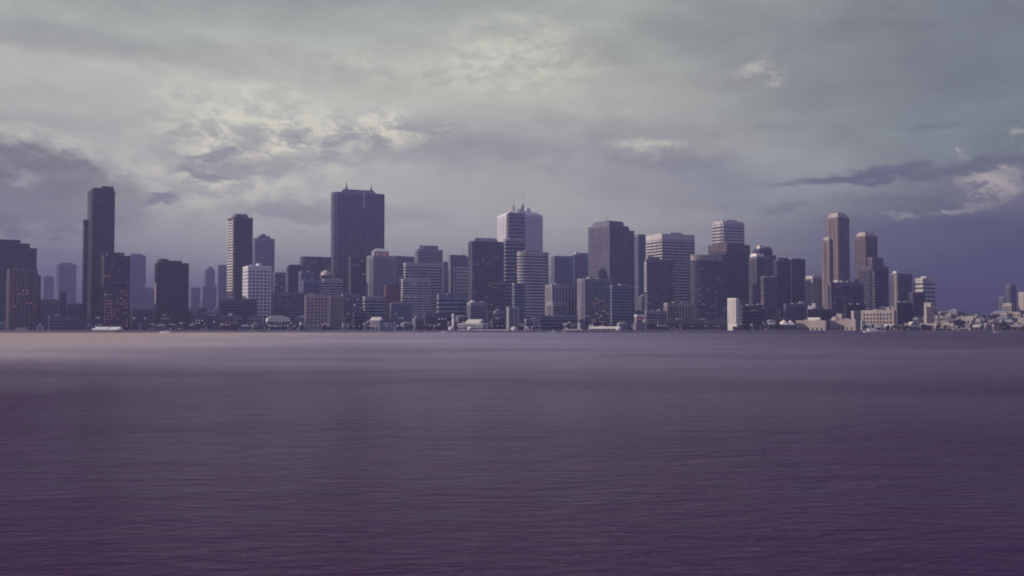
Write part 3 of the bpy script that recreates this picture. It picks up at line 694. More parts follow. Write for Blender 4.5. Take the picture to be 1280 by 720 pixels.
for i in range(18): z = 3 + i * (t['z1'] - 4) / 18; bx(bm, t['o'].x - t['a'] / 2 + 3.2, t['o'].x - t['a'] / 2 + 7.5, t['o'].y - k - .5, t['o'].y - k + .3, z, z + 2.4)
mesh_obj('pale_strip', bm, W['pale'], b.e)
b = T('office_tower', 'dark tower with a sunlit left face, round edge column and pale roof rail', 'tower', 1560, 32)
b.tier(1112.5, 1121, 1141, 343, 'fine', 'mid'); b.pent(.0, .5, .0, .5, 4, 'cream', name='roof_rail_house')
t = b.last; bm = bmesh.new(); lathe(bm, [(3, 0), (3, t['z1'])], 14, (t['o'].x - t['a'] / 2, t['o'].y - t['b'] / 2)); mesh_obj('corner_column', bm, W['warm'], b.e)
b = T('office_tower', 'last tower on the right with broad sunlit stripes on its left face', 'tower', 1640, 32)
b.tier(1142, 1154, 1170, 349, 'bands', 'pale', 'dark', fh=7, fill=.6); b.pent(.3, .995, .005, .995, 4, 'pale')
b = T('office_block', 'flat dark block below the last striped tower on the right', 'office block', 1420, 32)
b.tier(1136, 1142, 1157, 367, 'fine', 'dark')
b = T('office_tower', 'lone dim tower near the right edge of the view', 'tower', 2000, 32)
b.tier(1256, 1264, 1272, 358, 'fine', 'mid', 'dark', shape='cham'); b.pent(.2, .8, .2, .8, 3, 'mid')
b = T('office_block', 'sunlit stone block with vertical slots just left of the lone dim tower base', 'office block', 1500, 36)
b.tier(1254, 1264, 1268, 380, 'piers', 'sand', 'dark')
b = T('office_tower', 'broad sunlit sand block cut by the right edge of the view', 'tower', 1600, 36)
b.tier(1273.5, 1290, 1302, 366, 'grid', 'sand', 'dark', bay=6, pier=4)

# hazy far towers
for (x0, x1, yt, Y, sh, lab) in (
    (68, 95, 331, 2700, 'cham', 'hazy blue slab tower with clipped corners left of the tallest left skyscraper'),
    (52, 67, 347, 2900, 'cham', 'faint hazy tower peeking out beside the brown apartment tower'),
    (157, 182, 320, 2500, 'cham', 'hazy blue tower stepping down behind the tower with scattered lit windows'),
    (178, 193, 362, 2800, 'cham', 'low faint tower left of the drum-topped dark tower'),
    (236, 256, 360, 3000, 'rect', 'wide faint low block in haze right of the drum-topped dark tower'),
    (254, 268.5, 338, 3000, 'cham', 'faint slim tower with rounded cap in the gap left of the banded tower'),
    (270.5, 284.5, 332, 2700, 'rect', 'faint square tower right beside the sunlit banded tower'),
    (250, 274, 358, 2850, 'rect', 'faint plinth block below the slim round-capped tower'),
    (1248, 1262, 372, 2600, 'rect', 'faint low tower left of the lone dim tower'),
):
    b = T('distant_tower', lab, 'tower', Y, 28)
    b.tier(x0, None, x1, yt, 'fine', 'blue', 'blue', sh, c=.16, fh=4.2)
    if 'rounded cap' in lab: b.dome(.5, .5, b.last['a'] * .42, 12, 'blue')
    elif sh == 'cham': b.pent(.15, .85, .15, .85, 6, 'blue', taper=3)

# ---- smaller blocks that fill the gaps between and in front of the towers
caps = [(0, 372), (60, 384), (100, 384), (165, 386), (195, 392), (238, 384), (275, 384), (305, 386), (340, 374), (375, 374), (432, 374), (500, 372), (555, 376), (610, 376), (655, 366), (690, 368), (735, 372),
        (800, 364), (850, 364), (905, 360), (940, 352), (1000, 372), (1035, 372), (1075, 374), (1115, 376), (1150, 386), (1180, 389), (1205, 391), (1225, 396), (1250, 392), (1282, 392)]
def cap(x):
    for (a, ya), (c, yc) in zip(caps, caps[1:]):
        if a <= x <= c: return ya + (yc - ya) * (x - a) / (c - a)
    return 390
MARK = [(30, 'the brown apartment tower'), (78, 'the small dark block'), (122, 'the tallest left skyscraper'), (145, 'the tower with scattered lights'), (178, 'the faint low tower'), (214, 'the drum-topped tower'), (255, 'the faint slim tower'),
        (292, 'the sunlit banded tower'), (320, 'the white gridded tower'), (350, 'the shell-roofed hall'), (395, 'the six-column apartment block'), (420, 'the pale striped office'), (448, 'the dark reddish tower'), (475, 'the ribbed stone tower'), (492, 'the red brick block'),
        (527, 'the curved striped tower'), (565, 'the slim white chimney'), (577, 'the white-gridded front'), (607, 'the sloping-crown tower'), (640, 'the twin-spired skyscraper'), (668, 'the rounded striped tower'), (702, 'the hazy ribbed slab'), (742, 'the house with pink lights'),
        (765, 'the antenna skyscraper'), (797, 'the white gantry'), (824, 'the arched-parapet tower'), (850, 'the broad pale tower'), (884, 'the round lit tower'), (917, 'the cream ribbed block'), (945, 'the wedge-roofed tower'), (960, 'the box-crowned tower'), (980, 'the tent-gabled pavilion'),
        (1000, 'the plain dark slab'), (1015, 'the sandstone warehouse'), (1045, 'the twin brown slabs'), (1070, 'the crenellated hall'), (1090, 'the stepped stone skyscraper'), (1105, 'the pale-strip tower'), (1128, 'the edge-column tower'), (1142, 'the hip-roofed boathouse'),
        (1156, 'the last striped tower'), (1180, 'the long tan boat shed'), (1205, 'the short tan boat shed'), (1224, 'the dark pale-roofed shed'), (1262, 'the lone dim tower'), (1275, 'the broad sand block')]
COLW = {'grey': 'grey', 'mid': 'dark grey', 'dark': 'near-black', 'blue': 'blue-grey', 'brown': 'brown', 'warm': 'beige', 'sand': 'sandstone', 'pale': 'pale', 'slate': 'slate-grey'}
used = {}
def filler(x, w, yt, Y, wall, style, roofkind):
    near = sorted(MARK, key=lambda m: abs(m[0] - x))
    side = 'below' if abs(near[0][0] - x) < 9 else ('right of' if x > near[0][0] else 'left of')
    size = 'narrow' if w < 10 else ('mid-width' if w < 17 else 'broad')
    st = {'grid': 'gridded', 'bands': 'banded', 'fine': 'finely banded', 'solid': 'plain-walled', 'piers': 'ribbed'}[style]
    rk = {'flat': '', 'box': ' with roof box', 'hip': ' with hipped roof', 'barrel': ' with roof drum'}[roofkind]
    lab = f"{size} low {COLW[wall]} {st} block{rk} {side} {near[0][1]}"
    if lab in used:
        lab += f", near {near[1][1][4:]}" if len((lab + near[1][1]).split()) <= 14 else ''
        if lab in used: return
    if len(lab.split()) > 16: lab = lab.replace("mid-width ", "")
    used[lab] = 1
    b = T('city_block' if roofkind != 'hip' else 'house', lab, 'building' if roofkind != 'hip' else 'house', Y, rnd.choice((12, 20, 24, 28, 32)) if x < 1060 else rnd.choice((-34, 32, -28, 38)))
    glass = rnd.choice(('dark', 'blue'))
    hip = roofkind == 'hip'
    b.tier(x - w / 2, None, x + w / 2, yt, style, wall, glass, ratio=rnd.uniform(.5, .9), roof=not hip, bay=rnd.choice((2.8, 3.4, 4.2)), fh=rnd.choice((3.2, 3.6, 4)))
    t = b.last
    if hip: b.pent(-.03, 1.03, -.03, 1.03, min(t['a'], t['b']) * .25, rnd.choice(('slate', 'roof', 'sand', 'warm')), taper=min(t['a'], t['b']) * .44, name='hip_roof', z=t['z1'] + .02)
    if roofkind == 'box': b.pent(.2, .6, .2, .7, rnd.uniform(3, 5), rnd.choice(('grey', 'pale', wall)))
    if roofkind == 'barrel': b.dome(.5, .4, min(t['a'], t['b']) * .3, 2.5, rnd.choice(('grey', 'warm')))
    if style == 'solid': b.windows(max(2, min(5, int(t['a'] / 5))), max(1, min(5, int(t['z1'] / 4))), z0=1, wf=.5)
    elif rnd.random() < .6: b.lit(rnd.randint(1, 4), cols=('dim', 'pale', 'warm', 'dim'))
for row, (Y, y0, y1, wmin, wmax, step) in enumerate(((1225, 404, 410, 7, 16, 13), (1290, 396, 405, 9, 20, 17), (1390, 386, 399, 9, 20, 19), (1520, 376, 392, 10, 22, 22), (1750, 362, 384, 12, 24, 26))):
    x = -4 + row * 5
    while x < 1284:
        w = rnd.uniform(wmin, wmax); c = cap(x)
        yt = max(rnd.uniform(y0, y1), c + rnd.uniform(0, 8))
        if yt < 410.5:
            right = x > 1050
            wall = rnd.choice(('sand', 'warm', 'brown', 'dark', 'grey') if right else ('grey', 'mid', 'blue', 'dark', 'mid', 'slate', 'brown'))
            if x < 240: wall = rnd.choice(('dark', 'mid', 'brown'))
            rk = rnd.choice(('flat', 'box', 'hip', 'barrel', 'hip')) if yt > 392 else rnd.choice(('flat', 'box', 'box'))
            if not (1030 < x < 1075 and row == 0):
                filler(x, w, yt, Y + rnd.uniform(0, 30), wall, rnd.choice(('grid', 'bands', 'solid', 'piers', 'fine')), rk)
        x += w * .5 + step * rnd.uniform(.45, .8)

for row, (Y, y0, y1, step) in enumerate(((1205, 403, 409, 9), (1250, 398, 406, 10), (1310, 393, 403, 11), (1390, 389, 400, 12), (1480, 386, 397, 13))):
    x = (1122 if row < 2 else 1050) + row * 2
    while x < 1286:
        w = rnd.uniform(9, 22); yt = max(rnd.uniform(y0, y1), cap(x) - 1)
        filler(x, w, yt, Y + rnd.uniform(0, 20), rnd.choice(('sand', 'warm', 'sand', 'mid', 'brown', 'warm')), rnd.choice(('solid', 'solid', 'grid', 'bands')), rnd.choice(('flat', 'box', 'hip', 'barrel')))
        x += w * .5 + step * rnd.uniform(.4, .8)

# ================================================================== ground, quay, water
def grid_mesh(name, x0, x1, y0, y1, z, mat, depth=None):
    bm = bmesh.new()
    if depth: bx(bm, x0, x1, y0, y1, z - depth, z)
    else: bm.faces.new([bm.verts.new(p) for p in ((x0, y0, z), (x1, y0, z), (x1, y1, z), (x0, y1, z))])
    return mesh_obj(name, bm, mat)
m, nt, bs = new_mat('city_ground')
n1 = nt.nodes.new('ShaderNodeTexNoise'); n1.inputs['Scale'].default_value = .02; n1.inputs['Detail'].default_value = 6
g1 = nt.nodes.new('ShaderNodeNewGeometry'); nt.links.new(g1.outputs['Position'], n1.inputs['Vector'])
cr = nt.nodes.new('ShaderNodeValToRGB'); cr.color_ramp.elements[0].color = (.05, .05, .055, 1); cr.color_ramp.elements[1].color = (.14, .13, .12, 1)
nt.links.new(n1.outputs[0], cr.inputs[0]); nt.links.new(cr.outputs[0], bs.inputs['Base Color']); bs.inputs['Roughness'].default_value = .9
tag(grid_mesh('ground', -9000, 9000, SHORE + 1.2, 13500, GZ - .02, m, 6), kind='structure')
sw = grid_mesh('sea_wall', -5200, 5200, SHORE, SHORE + 1.2, GZ + .25, W['mid'], 6); tag(sw, 'long stone sea wall running along the whole waterfront', 'sea wall')
# distant hills behind the right end of town
bm = bmesh.new(); pts = []
N = 120
for i in range(N + 1):
    x = -9000 + 18000 * i / N
    h = 22 + 26 * math.sin(i * .21 + 1) * math.sin(i * .07) + 12 * math.sin(i * .57) + 5 * math.sin(i * 1.7)
    pts.append((x, max(6, h)))
ring = [[bm.verts.new((x, 8200 + dy, GZ - 1 + h * k)) for x, h in pts] for dy, k in ((0, 0), (300, .6), (700, 1), (1500, .7), (2600, 0))]
for A, B in zip(ring, ring[1:]):
    for i in range(N): bm.faces.new((A[i], A[i + 1], B[i + 1], B[i]))
tag(mesh_obj('hills', bm, wall_mat('far_hill', (.06, .07, .06), .9), smooth=True), kind='structure')

# water
WB = dict(r0=.06, r1=.20)
m, nt, bs = new_mat('harbour_water')
L = nt.links.new
geo = nt.nodes.new('ShaderNodeNewGeometry')
def noise(sx, sy, detail, rough=.55, dist=0.0, rot=0.0, off=0):
    mp = nt.nodes.new('ShaderNodeMapping'); mp.inputs['Scale'].default_value = (sx, sy, 1); mp.inputs['Rotation'].default_value = (0, 0, rot); mp.inputs['Location'].default_value = (off, off, off)
    L(geo.outputs['Position'], mp.inputs['Vector'])
    n = nt.nodes.new('ShaderNodeTexNoise'); n.inputs['Scale'].default_value = 1; n.inputs['Detail'].default_value = detail; n.inputs['Roughness'].default_value = rough; n.inputs['Distortion'].default_value = dist
    L(mp.outputs[0], n.inputs['Vector']); return n.outputs[0]
def mth(op, a, b=None, c=None):
    n = nt.nodes.new('ShaderNodeMath'); n.operation = op
    for i, v in enumerate((a, b, c)):
        if v is None: continue
        if isinstance(v, (int, float)): n.inputs[i].default_value = v
        else: L(v, n.inputs[i])
    return n.outputs[0]
def rng(v, a, b, c, d, smooth=True):
    n = nt.nodes.new('ShaderNodeMapRange'); n.interpolation_type = 'SMOOTHSTEP' if smooth else 'LINEAR'
    L(v, n.inputs['Value'])
    for k, x in zip(('From Min', 'From Max', 'To Min', 'To Max'), (a, b, c, d)): n.inputs[k].default_value = x
    return n.outputs[0]
swell = noise(.13, .34, 4, .55, .5, R(9)); chop = noise(.62, 1.5, 5, .62, .6, R(-8), 7); fine = noise(2.6, 4.4, 3, .6, .3, R(10), 3)
patch = noise(.006, .014, 3, .55, .6, R(12), 11)
amp = rng(patch, .34, .66, .55, 1.5)
h = mth('ADD', mth('MULTIPLY', swell, .85), mth('ADD', mth('MULTIPLY', chop, .40), mth('MULTIPLY', fine, .045)))
bp = nt.nodes.new('ShaderNodeBump'); bp.inputs['Distance'].default_value = 1.0
L(h, bp.inputs['Height']); L(mth('MULTIPLY', amp, .55), bp.inputs['Strength']); L(bp.outputs[0], bs.inputs['Normal'])
bs.inputs['Base Color'].default_value = (.045, .018, .052, 1)
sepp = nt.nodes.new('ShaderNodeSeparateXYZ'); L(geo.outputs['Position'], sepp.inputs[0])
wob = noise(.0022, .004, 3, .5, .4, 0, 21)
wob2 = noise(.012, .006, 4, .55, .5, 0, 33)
yy = mth('ADD', sepp.outputs[1], mth('MULTIPLY', mth('SUBTRACT', wob, .5), 260))      # lane along the far shore, rougher and painted brighter, ragged edge
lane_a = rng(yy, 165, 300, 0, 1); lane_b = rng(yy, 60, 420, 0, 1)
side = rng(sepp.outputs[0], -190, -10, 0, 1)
mid_dist = mth('ADD', mth('ABSOLUTE', mth('SUBTRACT', sepp.outputs[0], 14)), mth('MULTIPLY', mth('SUBTRACT', wob2, .5), 90))
mid_sheen = mth('MULTIPLY', rng(mid_dist, 14, 68, 1, 0), rng(sepp.outputs[1], 24, 60, .35, 1))  # extra reflection set down the middle to brighten the water there
lane_glow = mth('ADD', mth('MULTIPLY', lane_a, mth('SUBTRACT', 1, side)), mth('MULTIPLY', lane_b, side))
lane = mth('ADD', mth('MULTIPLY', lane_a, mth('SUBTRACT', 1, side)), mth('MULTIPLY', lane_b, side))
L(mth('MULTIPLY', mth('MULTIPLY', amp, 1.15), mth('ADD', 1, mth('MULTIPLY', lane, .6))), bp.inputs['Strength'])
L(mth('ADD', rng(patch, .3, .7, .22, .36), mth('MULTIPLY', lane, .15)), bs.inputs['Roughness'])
L(mth('ADD', mth('ADD', .045, mth('MULTIPLY', mid_sheen, .40)), mth('MULTIPLY', lane, .75)), bs.inputs['Specular IOR Level'])
bs.inputs['Specular Tint'].default_value = (.84, .62, .98, 1)
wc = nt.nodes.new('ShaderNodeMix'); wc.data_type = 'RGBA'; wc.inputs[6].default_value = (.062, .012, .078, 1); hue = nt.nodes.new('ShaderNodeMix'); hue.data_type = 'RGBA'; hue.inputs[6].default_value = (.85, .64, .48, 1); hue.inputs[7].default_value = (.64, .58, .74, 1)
L(rng(sepp.outputs[0], -330, 60, 0, 1), hue.inputs[0]); L(hue.outputs[2], wc.inputs[7])   # pale lane colour stands in for bright sky reflected off the far water
L(mth('MULTIPLY', lane_glow, rng(mth('SUBTRACT', sepp.outputs[0], mth('MULTIPLY', mth('SUBTRACT', wob, .5), 300)), 330, -330, .06, 1)), wc.inputs[0]); L(wc.outputs[2], bs.inputs['Base Color'])
bs.inputs['IOR'].default_value = 1.33
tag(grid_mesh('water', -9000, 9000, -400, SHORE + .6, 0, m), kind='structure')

# ---- pier on the left
p = empty('pier', (kx(110) * 1120, 1120, 0)); tag(p, 'long low concrete pier on dark piles along the left shore', 'pier')
xa, xb = kx(-40) * 1120 - p.location.x, kx(222) * 1120 - p.location.x
bm = bmesh.new(); bx(bm, xa, xb, -5, 6, 1.7, 2.3); mesh_obj('deck', bm, W['deck'], p)
bm = bmesh.new(); bx(bm, xa, xb, -5.25, -5.02, 1.2, 2.15); mesh_obj('fender_beam', bm, W['wood'], p)
pm = None
for k in range(46):
    x = xa + 2 + k * (xb - xa - 4) / 45
    if pm is None:
        bm = bmesh.new(); lathe(bm, [(.32, -2), (.3, 1.69)], 8); o = mesh_obj('pile', bm, W['wood'], p); pm = o.data
    else: o = bpy.data.objects.new('pile', pm); COL.objects.link(o); o.parent = p
    o.location = (x, -4.2, 0)
p2 = empty('jetty', (kx(760) * 1160, 1160, 0)); tag(p2, 'low dark timber jetty in front of the long cream-roofed market shed', 'jetty')
bm = bmesh.new(); bx(bm, -60, 42, -3, 4, 1.1, 1.6); mesh_obj('deck', bm, W['wood'], p2)
for k in range(18):
    bm = bmesh.new() if k == 0 else None
    if bm: lathe(bm, [(.3, -2), (.3, 1.09)], 8); o = mesh_obj('pile', bm, W['wood'], p2); pm = o.data
    else: o = bpy.data.objects.new('pile', pm); COL.objects.link(o); o.parent = p2
    o.location = (-58 + k * 5.8, -2.4, 0)

# ---- boats
def boat(x, Y, Lh, label, masts=0, cabin=True, rz=0.0, hull='white', cat='boat', name='boat'):
    o = empty(name, (kx(x) * Y, Y, 0), rz); tag(o, label, cat)
    bm = bmesh.new(); rows = []
    for i in range(9):
        t = i / 8; xx = (t - .5) * Lh; wdt = Lh * .13 * (1 - abs(2 * t - .85) ** 2.6 * (.9 if t > .42 else .35)); wdt = max(.05, wdt); sh = Lh * .07 + (Lh * .04 * max(0, t - .5) * 2)
        rows.append([bm.verts.new(q) for q in ((xx, -wdt, sh), (xx * .94, -wdt * .6, -.3), (xx * .94, wdt * .6, -.3), (xx, wdt, sh))])
    for A, B in zip(rows, rows[1:]):
        for j in range(3): bm.faces.new((A[j], B[j], B[j + 1], A[j + 1]))
        bm.faces.new((A[3], B[3], B[0], A[0]))
    bm.faces.new(rows[0]); bm.faces.new(rows[-1][::-1]); mesh_obj('hull', bm, W[hull], o)
    if cabin:
        z = Lh * .07
        bm = bmesh.new(); prism(bm, [(-.32 * Lh, -.07 * Lh), (.16 * Lh, -.07 * Lh), (.16 * Lh, .07 * Lh), (-.32 * Lh, .07 * Lh)], z, z + Lh * .07, [(-.3 * Lh, -.06 * Lh), (.08 * Lh, -.06 * Lh), (.08 * Lh, .06 * Lh), (-.3 * Lh, .06 * Lh)]); c = mesh_obj('cabin', bm, W['white'], o)
        bm = bmesh.new(); bx(bm, -.28 * Lh, .07 * Lh, -.073 * Lh, .073 * Lh, z + Lh * .025, z + Lh * .05); mesh_obj('cabin_window', bm, G['dark'], c)
        bm = bmesh.new(); bx(bm, -.26 * Lh, -.02 * Lh, -.045 * Lh, .045 * Lh, z + Lh * .072, z + Lh * .11); mesh_obj('bridge', bm, W['white'], o)
    for k in range(masts):
        bm = bmesh.new(); lathe(bm, [(.22, Lh * .07), (.18, Lh * .38), (.05, Lh * .44)], 8, ((.02 + k * .13) * Lh, 0)); mesh_obj('mast', bm, W['white'], o)
    return o
# ferry with two long white roofs behind the pier
fy = empty('ferry', (kx(134) * 1140, 1140, 0), R(-16)); tag(fy, 'white ferry with two long bright canopies and twin masts at the left pier', 'ferry')
bm = bmesh.new(); prism(bm, [(-17, -3.2), (-13, -4), (15, -4), (18, 0), (15, 4), (-13, 4), (-17, 3.2)], -.5, 3.0); mesh_obj('hull', bm, W['mid'], fy)
bm = bmesh.new(); prism(bm, [(-18.5, -4), (2, -4), (2, 4), (-16.5, 4)], 3.4, 6.6, [(-15, 1), (3.2, 1), (3.2, 2), (-15, 2)]); bx(bm, -17, -14, -3, 3, 3.0, 3.6); mesh_obj('canopy', bm, W['white'], fy)
bm = bmesh.new(); prism(bm, [(3.6, -4), (18, -4), (18, 4), (3.6, 4)], 3.4, 6.6, [(5.0, 1), (17.5, 1), (17.5, 2), (5.0, 2)]); mesh_obj('canopy', bm, W['white'], fy)
bm = bmesh.new(); bx(bm, -12, 14, -2.6, 3, 3.0, 4.4)
mesh_obj('cabin', bm, W['white'], fy)
for xx in (-11, -7.5):
    bm = bmesh.new(); lathe(bm, [(.28, 3), (.22, 9), (.1, 10.5)], 8, (xx, 0)); mesh_obj('mast', bm, W['white'], fy)
boat(208, 1112, 13, 'white motor yacht moored at the right tip of the long left pier', cabin=True, rz=R(180))
boat(691, 1150, 8, 'small white boat with two short masts afloat off the centre quay', masts=2, cabin=False)
boat(1244.5, 1135, 7.5, 'small white motorboat afloat near the right edge', cabin=True)
boat(555, 1166, 9, 'small white launch moored left of the kiosk by the slim chimney', cabin=True)
boat(1093, 1160, 26, 'long white barge moored below the grey-roofed pier shed', cabin=True, rz=R(2), cat='barge', name='barge')
boat(708, 1166, 10, 'white launch moored beside the low jetty shelter', cabin=True, rz=R(180))

# ---- trees along the quay
leafm = wall_mat('dark_foliage', (.045, .055, .04), .8, .35)
barkm = wall_mat('bark', (.09, .07, .06), .9)
def tree_mesh(seed):
    r = random.Random(seed); bm = bmesh.new()
    blobs = [(r.uniform(-1.6, 1.6), r.uniform(-1.6, 1.6), r.uniform(3.2, 6.6), r.uniform(1.1, 2.0)) for _ in range(9)]
    for bxx, by, bz, br in blobs:
        for _ in range(60):
            v = Vector((r.gauss(0, 1), r.gauss(0, 1), r.gauss(0, 1))).normalized() * br * r.uniform(.5, 1.05); c = Vector((bxx, by, bz)) + v * Vector((1, 1, .8)).length / 1.62
            n = Vector((r.gauss(0, 1), r.gauss(0, 1), r.gauss(0, 1))).normalized(); t = n.orthogonal().normalized() * r.uniform(.18, .42); u = n.cross(t)
            bm.faces.new([bm.verts.new(c + q) for q in (t, u, -t, -u)])
    me = bpy.data.meshes.new('crown'); bm.to_mesh(me); bm.free(); me.materials.append(leafm)
    bm = bmesh.new(); lathe(bm, [(.32, 0), (.22, 2), (.16, 4), (.05, 6)], 7)
    for k in range(4):
        a = k * 1.6 + r.random(); d = Vector((math.cos(a), math.sin(a), 1.1)).normalized(); s = Vector((0, 0, 2.2 + k * .4)); e = s + d * 2.2; q = d.orthogonal() * .07; w = d.cross(q).normalized() * .07
        vs = [bm.verts.new(s + q), bm.verts.new(s + w), bm.verts.new(s - q), bm.verts.new(e)]
        for f in ((0, 1, 3), (1, 2, 3), (2, 0, 3)): bm.faces.new([vs[i] for i in f])
    mt = bpy.data.meshes.new('trunk'); bmesh.ops.recalc_face_normals(bm, faces=bm.faces); bm.to_mesh(mt); bm.free(); mt.materials.append(barkm)
    return me, mt
TM = [tree_mesh(s) for s in (1, 2, 3)]
def near_mark(x): return min(MARK, key=lambda m: abs(m[0] - x))[1]
def inside(px, py):
    for f in FOOT:
        ok = True
        for i in range(4):
            e = Vector(f[(i + 1) % 4]) - Vector(f[i]); d = Vector((px, py)) - Vector(f[i])
            if e.x * d.y - e.y * d.x < -2.5 * e.length: ok = False; break
        if ok: return True
    return False
for seg, (x0, x1, n) in enumerate(((100, 190, 6), (236, 300, 8), (322, 372, 5), (430, 470, 4), (505, 558, 7), (655, 735, 7), (806, 905, 8), (915, 996, 16), (1070, 1135, 8), (1145, 1280, 9))):
    for k in range(n):
        x = x0 + (x1 - x0) * (k + rnd.random()) / n; Y = 1180.5 + rnd.uniform(0, 22)
        if inside(kx(x) * Y, Y): Y = 1179.8
        if inside(kx(x) * Y, Y): continue
        s = rnd.uniform(.65, 1.15); mk = near_mark(x)
        o = empty('tree', (kx(x) * Y, Y, GZ - .05), rnd.uniform(0, 6.28)); o.scale = (s, s, s * rnd.uniform(.85, 1.1))
        tag(o, f'dark leafy quayside tree close to {mk}', 'tree', f'quayside trees close to {mk}')
        cm, tm = TM[rnd.randrange(3)]
        for nm, me in (('crown', cm), ('trunk', tm)):
            c = bpy.data.objects.new(nm, me); COL.objects.link(c); c.parent = o
# ---- street lamps along the quay
bm = bmesh.new(); lathe(bm, [(.14, 0), (.07, .6), (.05, 5.0)], 8); pole = bpy.data.meshes.new('lamp_post'); bm.to_mesh(pole); bm.free(); pole.materials.append(W['dark'])
bm = bmesh.new(); lathe(bm, [(.06, 4.95), (.36, 5.2), (.42, 5.5), (.3, 5.85), (0, 6.0)], 10); head = bpy.data.meshes.new('lamp_globe'); bm.to_mesh(head); bm.free(); head.materials.append(LIT['pale'])
for x0, x1, n in ((337, 352, 4), (366, 412, 8), (425, 500, 11), (612, 632, 3), (826, 905, 5), (1075, 1120, 5)):
    for k in range(n):
        x = x0 + (x1 - x0) * (k + .5) / n; Y = SHORE + 2.2
        mk = near_mark(x)
        o = empty('street_lamp', (kx(x) * Y, Y, GZ)); tag(o, f'small glowing globe lamp on the quay close to {mk}', 'street lamp', f'quay lamps close to {mk}')
        for nm, me in (('lamp_post', pole), ('lamp_globe', head)):
            c = bpy.data.objects.new(nm, me); COL.objects.link(c); c.parent = o

# ================================================================== haze (one closed box round camera and scene)
bm = bmesh.new(); bx(bm, -9300, 9300, -700, 13800, -4.6 - 1, 345)
hm = bpy.data.materials.new('haze_air'); hm.use_nodes = True; hn = hm.node_tree
for n in list(hn.nodes): hn.nodes.remove(n)
ho = hn.nodes.new('ShaderNodeOutputMaterial'); hv = hn.nodes.new('ShaderNodeVolumePrincipled')
hv.inputs['Color'].default_value = (.345, .335, .67, 1); hv.inputs['Density'].default_value = 0.00030; hv.inputs['Anisotropy'].default_value = 0.3
hn.links.new(hv.outputs[0], ho.inputs['Volume'])
tag(mesh_obj('haze', bm, hm), kind='stuff')

# ================================================================== sky and sun
SUN_AZ, SUN_EL = -104.0, 14.0          # degrees from straight ahead (minus = left), above the horizon
sd = bpy.data.lights.new('sun', 'SUN'); sd.energy = 4.8; sd.angle = R(.5); sd.color = (1.0, .86, .76)
so = bpy.data.objects.new('sun', sd); COL.objects.link(so)
sv = Vector((math.sin(R(SUN_AZ)) * math.cos(R(SUN_EL)), math.cos(R(SUN_AZ)) * math.cos(R(SUN_EL)), math.sin(R(SUN_EL))))
so.rotation_euler = (-sv).to_track_quat('-Z', 'Y').to_euler(); so.location = (-500, 0, 900)

w = bpy.data.worlds.new('World'); scene.world = w; w.use_nodes = True
nt = w.node_tree; L = nt.links.new
SKYK = 1.34
bg = nt.nodes['Background']; BGS = 0.12; bg.inputs['Strength'].default_value = BGS
sky = nt.nodes.new('ShaderNodeTexSky'); sky.sky_type = 'NISHITA'; sky.sun_disc = False
sky.sun_elevation = R(SUN_EL); sky.sun_rotation = R(SUN_AZ); sky.air_density = 1.2; sky.dust_density = 2.0; sky.ozone_density = 1.5
tc = nt.nodes.new('ShaderNodeTexCoord'); sep = nt.nodes.new('ShaderNodeSeparateXYZ')
nrm = nt.nodes.new('ShaderNodeVectorMath'); nrm.operation = 'NORMALIZE'; L(tc.outputs['Generated'], nrm.inputs[0]); L(nrm.outputs[0], sep.inputs[0])
X, Yd, Z = sep.outputs
az = mth('MULTIPLY', mth('ARCTAN2', X, Yd), 180 / math.pi)      # degrees right of straight ahead
el = mth('MULTIPLY', mth('ARCSINE', Z), 180 / math.pi)
def AZ(x): return math.degrees(math.atan((x - 640) / F))
def EL(x, y): return math.degrees(math.atan((HZ - y) / F * math.cos(R(AZ(x)))))
cmb = nt.nodes.new('ShaderNodeCombineXYZ'); L(az, cmb.inputs[0]); L(el, cmb.inputs[1])
def cnoise(sx, sy, detail, rough=.6, dist=0., off=(0, 0, 0), src=None):
    mp = nt.nodes.new('ShaderNodeMapping'); mp.inputs['Scale'].default_value = (sx, sy, 1); mp.inputs['Location'].default_value = off
    L(src or cmb.outputs[0], mp.inputs['Vector'])
    n = nt.nodes.new('ShaderNodeTexNoise'); n.inputs['Scale'].default_value = 1; n.inputs['Detail'].default_value = detail; n.inputs['Roughness'].default_value = rough; n.inputs['Distortion'].default_value = dist
    L(mp.outputs[0], n.inputs['Vector']); return n
# warped coordinates for ragged cloud edges
wn = cnoise(.42, .85, 9, .68, 0, (3, 1, 0))
wv = nt.nodes.new('ShaderNodeVectorMath'); wv.operation = 'SUBTRACT'; wv.inputs[1].default_value = (.5, .5, .5); L(wn.outputs['Color'], wv.inputs[0])
ws = nt.nodes.new('ShaderNodeVectorMath'); ws.operation = 'MULTIPLY'; ws.inputs[1].default_value = (4.6, 2.6, 0); L(wv.outputs[0], ws.inputs[0])
wa = nt.nodes.new('ShaderNodeVectorMath'); wa.operation = 'ADD'; L(cmb.outputs[0], wa.inputs[0]); L(ws.outputs[0], wa.inputs[1])
def blob(x, y, rx, ry, soft=.8, rot=0., warp=True):
    """1 inside an elliptical cloud, falling to 0; sizes in the photograph's pixels turned to degrees"""
    mp = nt.nodes.new('ShaderNodeMapping'); mp.vector_type = 'TEXTURE'
    mp.inputs['Location'].default_value = (AZ(x), EL(x, y), 0); mp.inputs['Rotation'].default_value = (0, 0, R(rot))
    k = 180 / math.pi / F; mp.inputs['Scale'].default_value = (rx * k, ry * k, 1)
    L(wa.outputs[0] if warp else cmb.outputs[0], mp.inputs['Vector'])
    ln = nt.nodes.new('ShaderNodeVectorMath'); ln.operation = 'LENGTH'; L(mp.outputs[0], ln.inputs[0])
    return rng(ln.outputs['Value'], 1 - soft * .5, 1 + soft * .5, 1, 0)
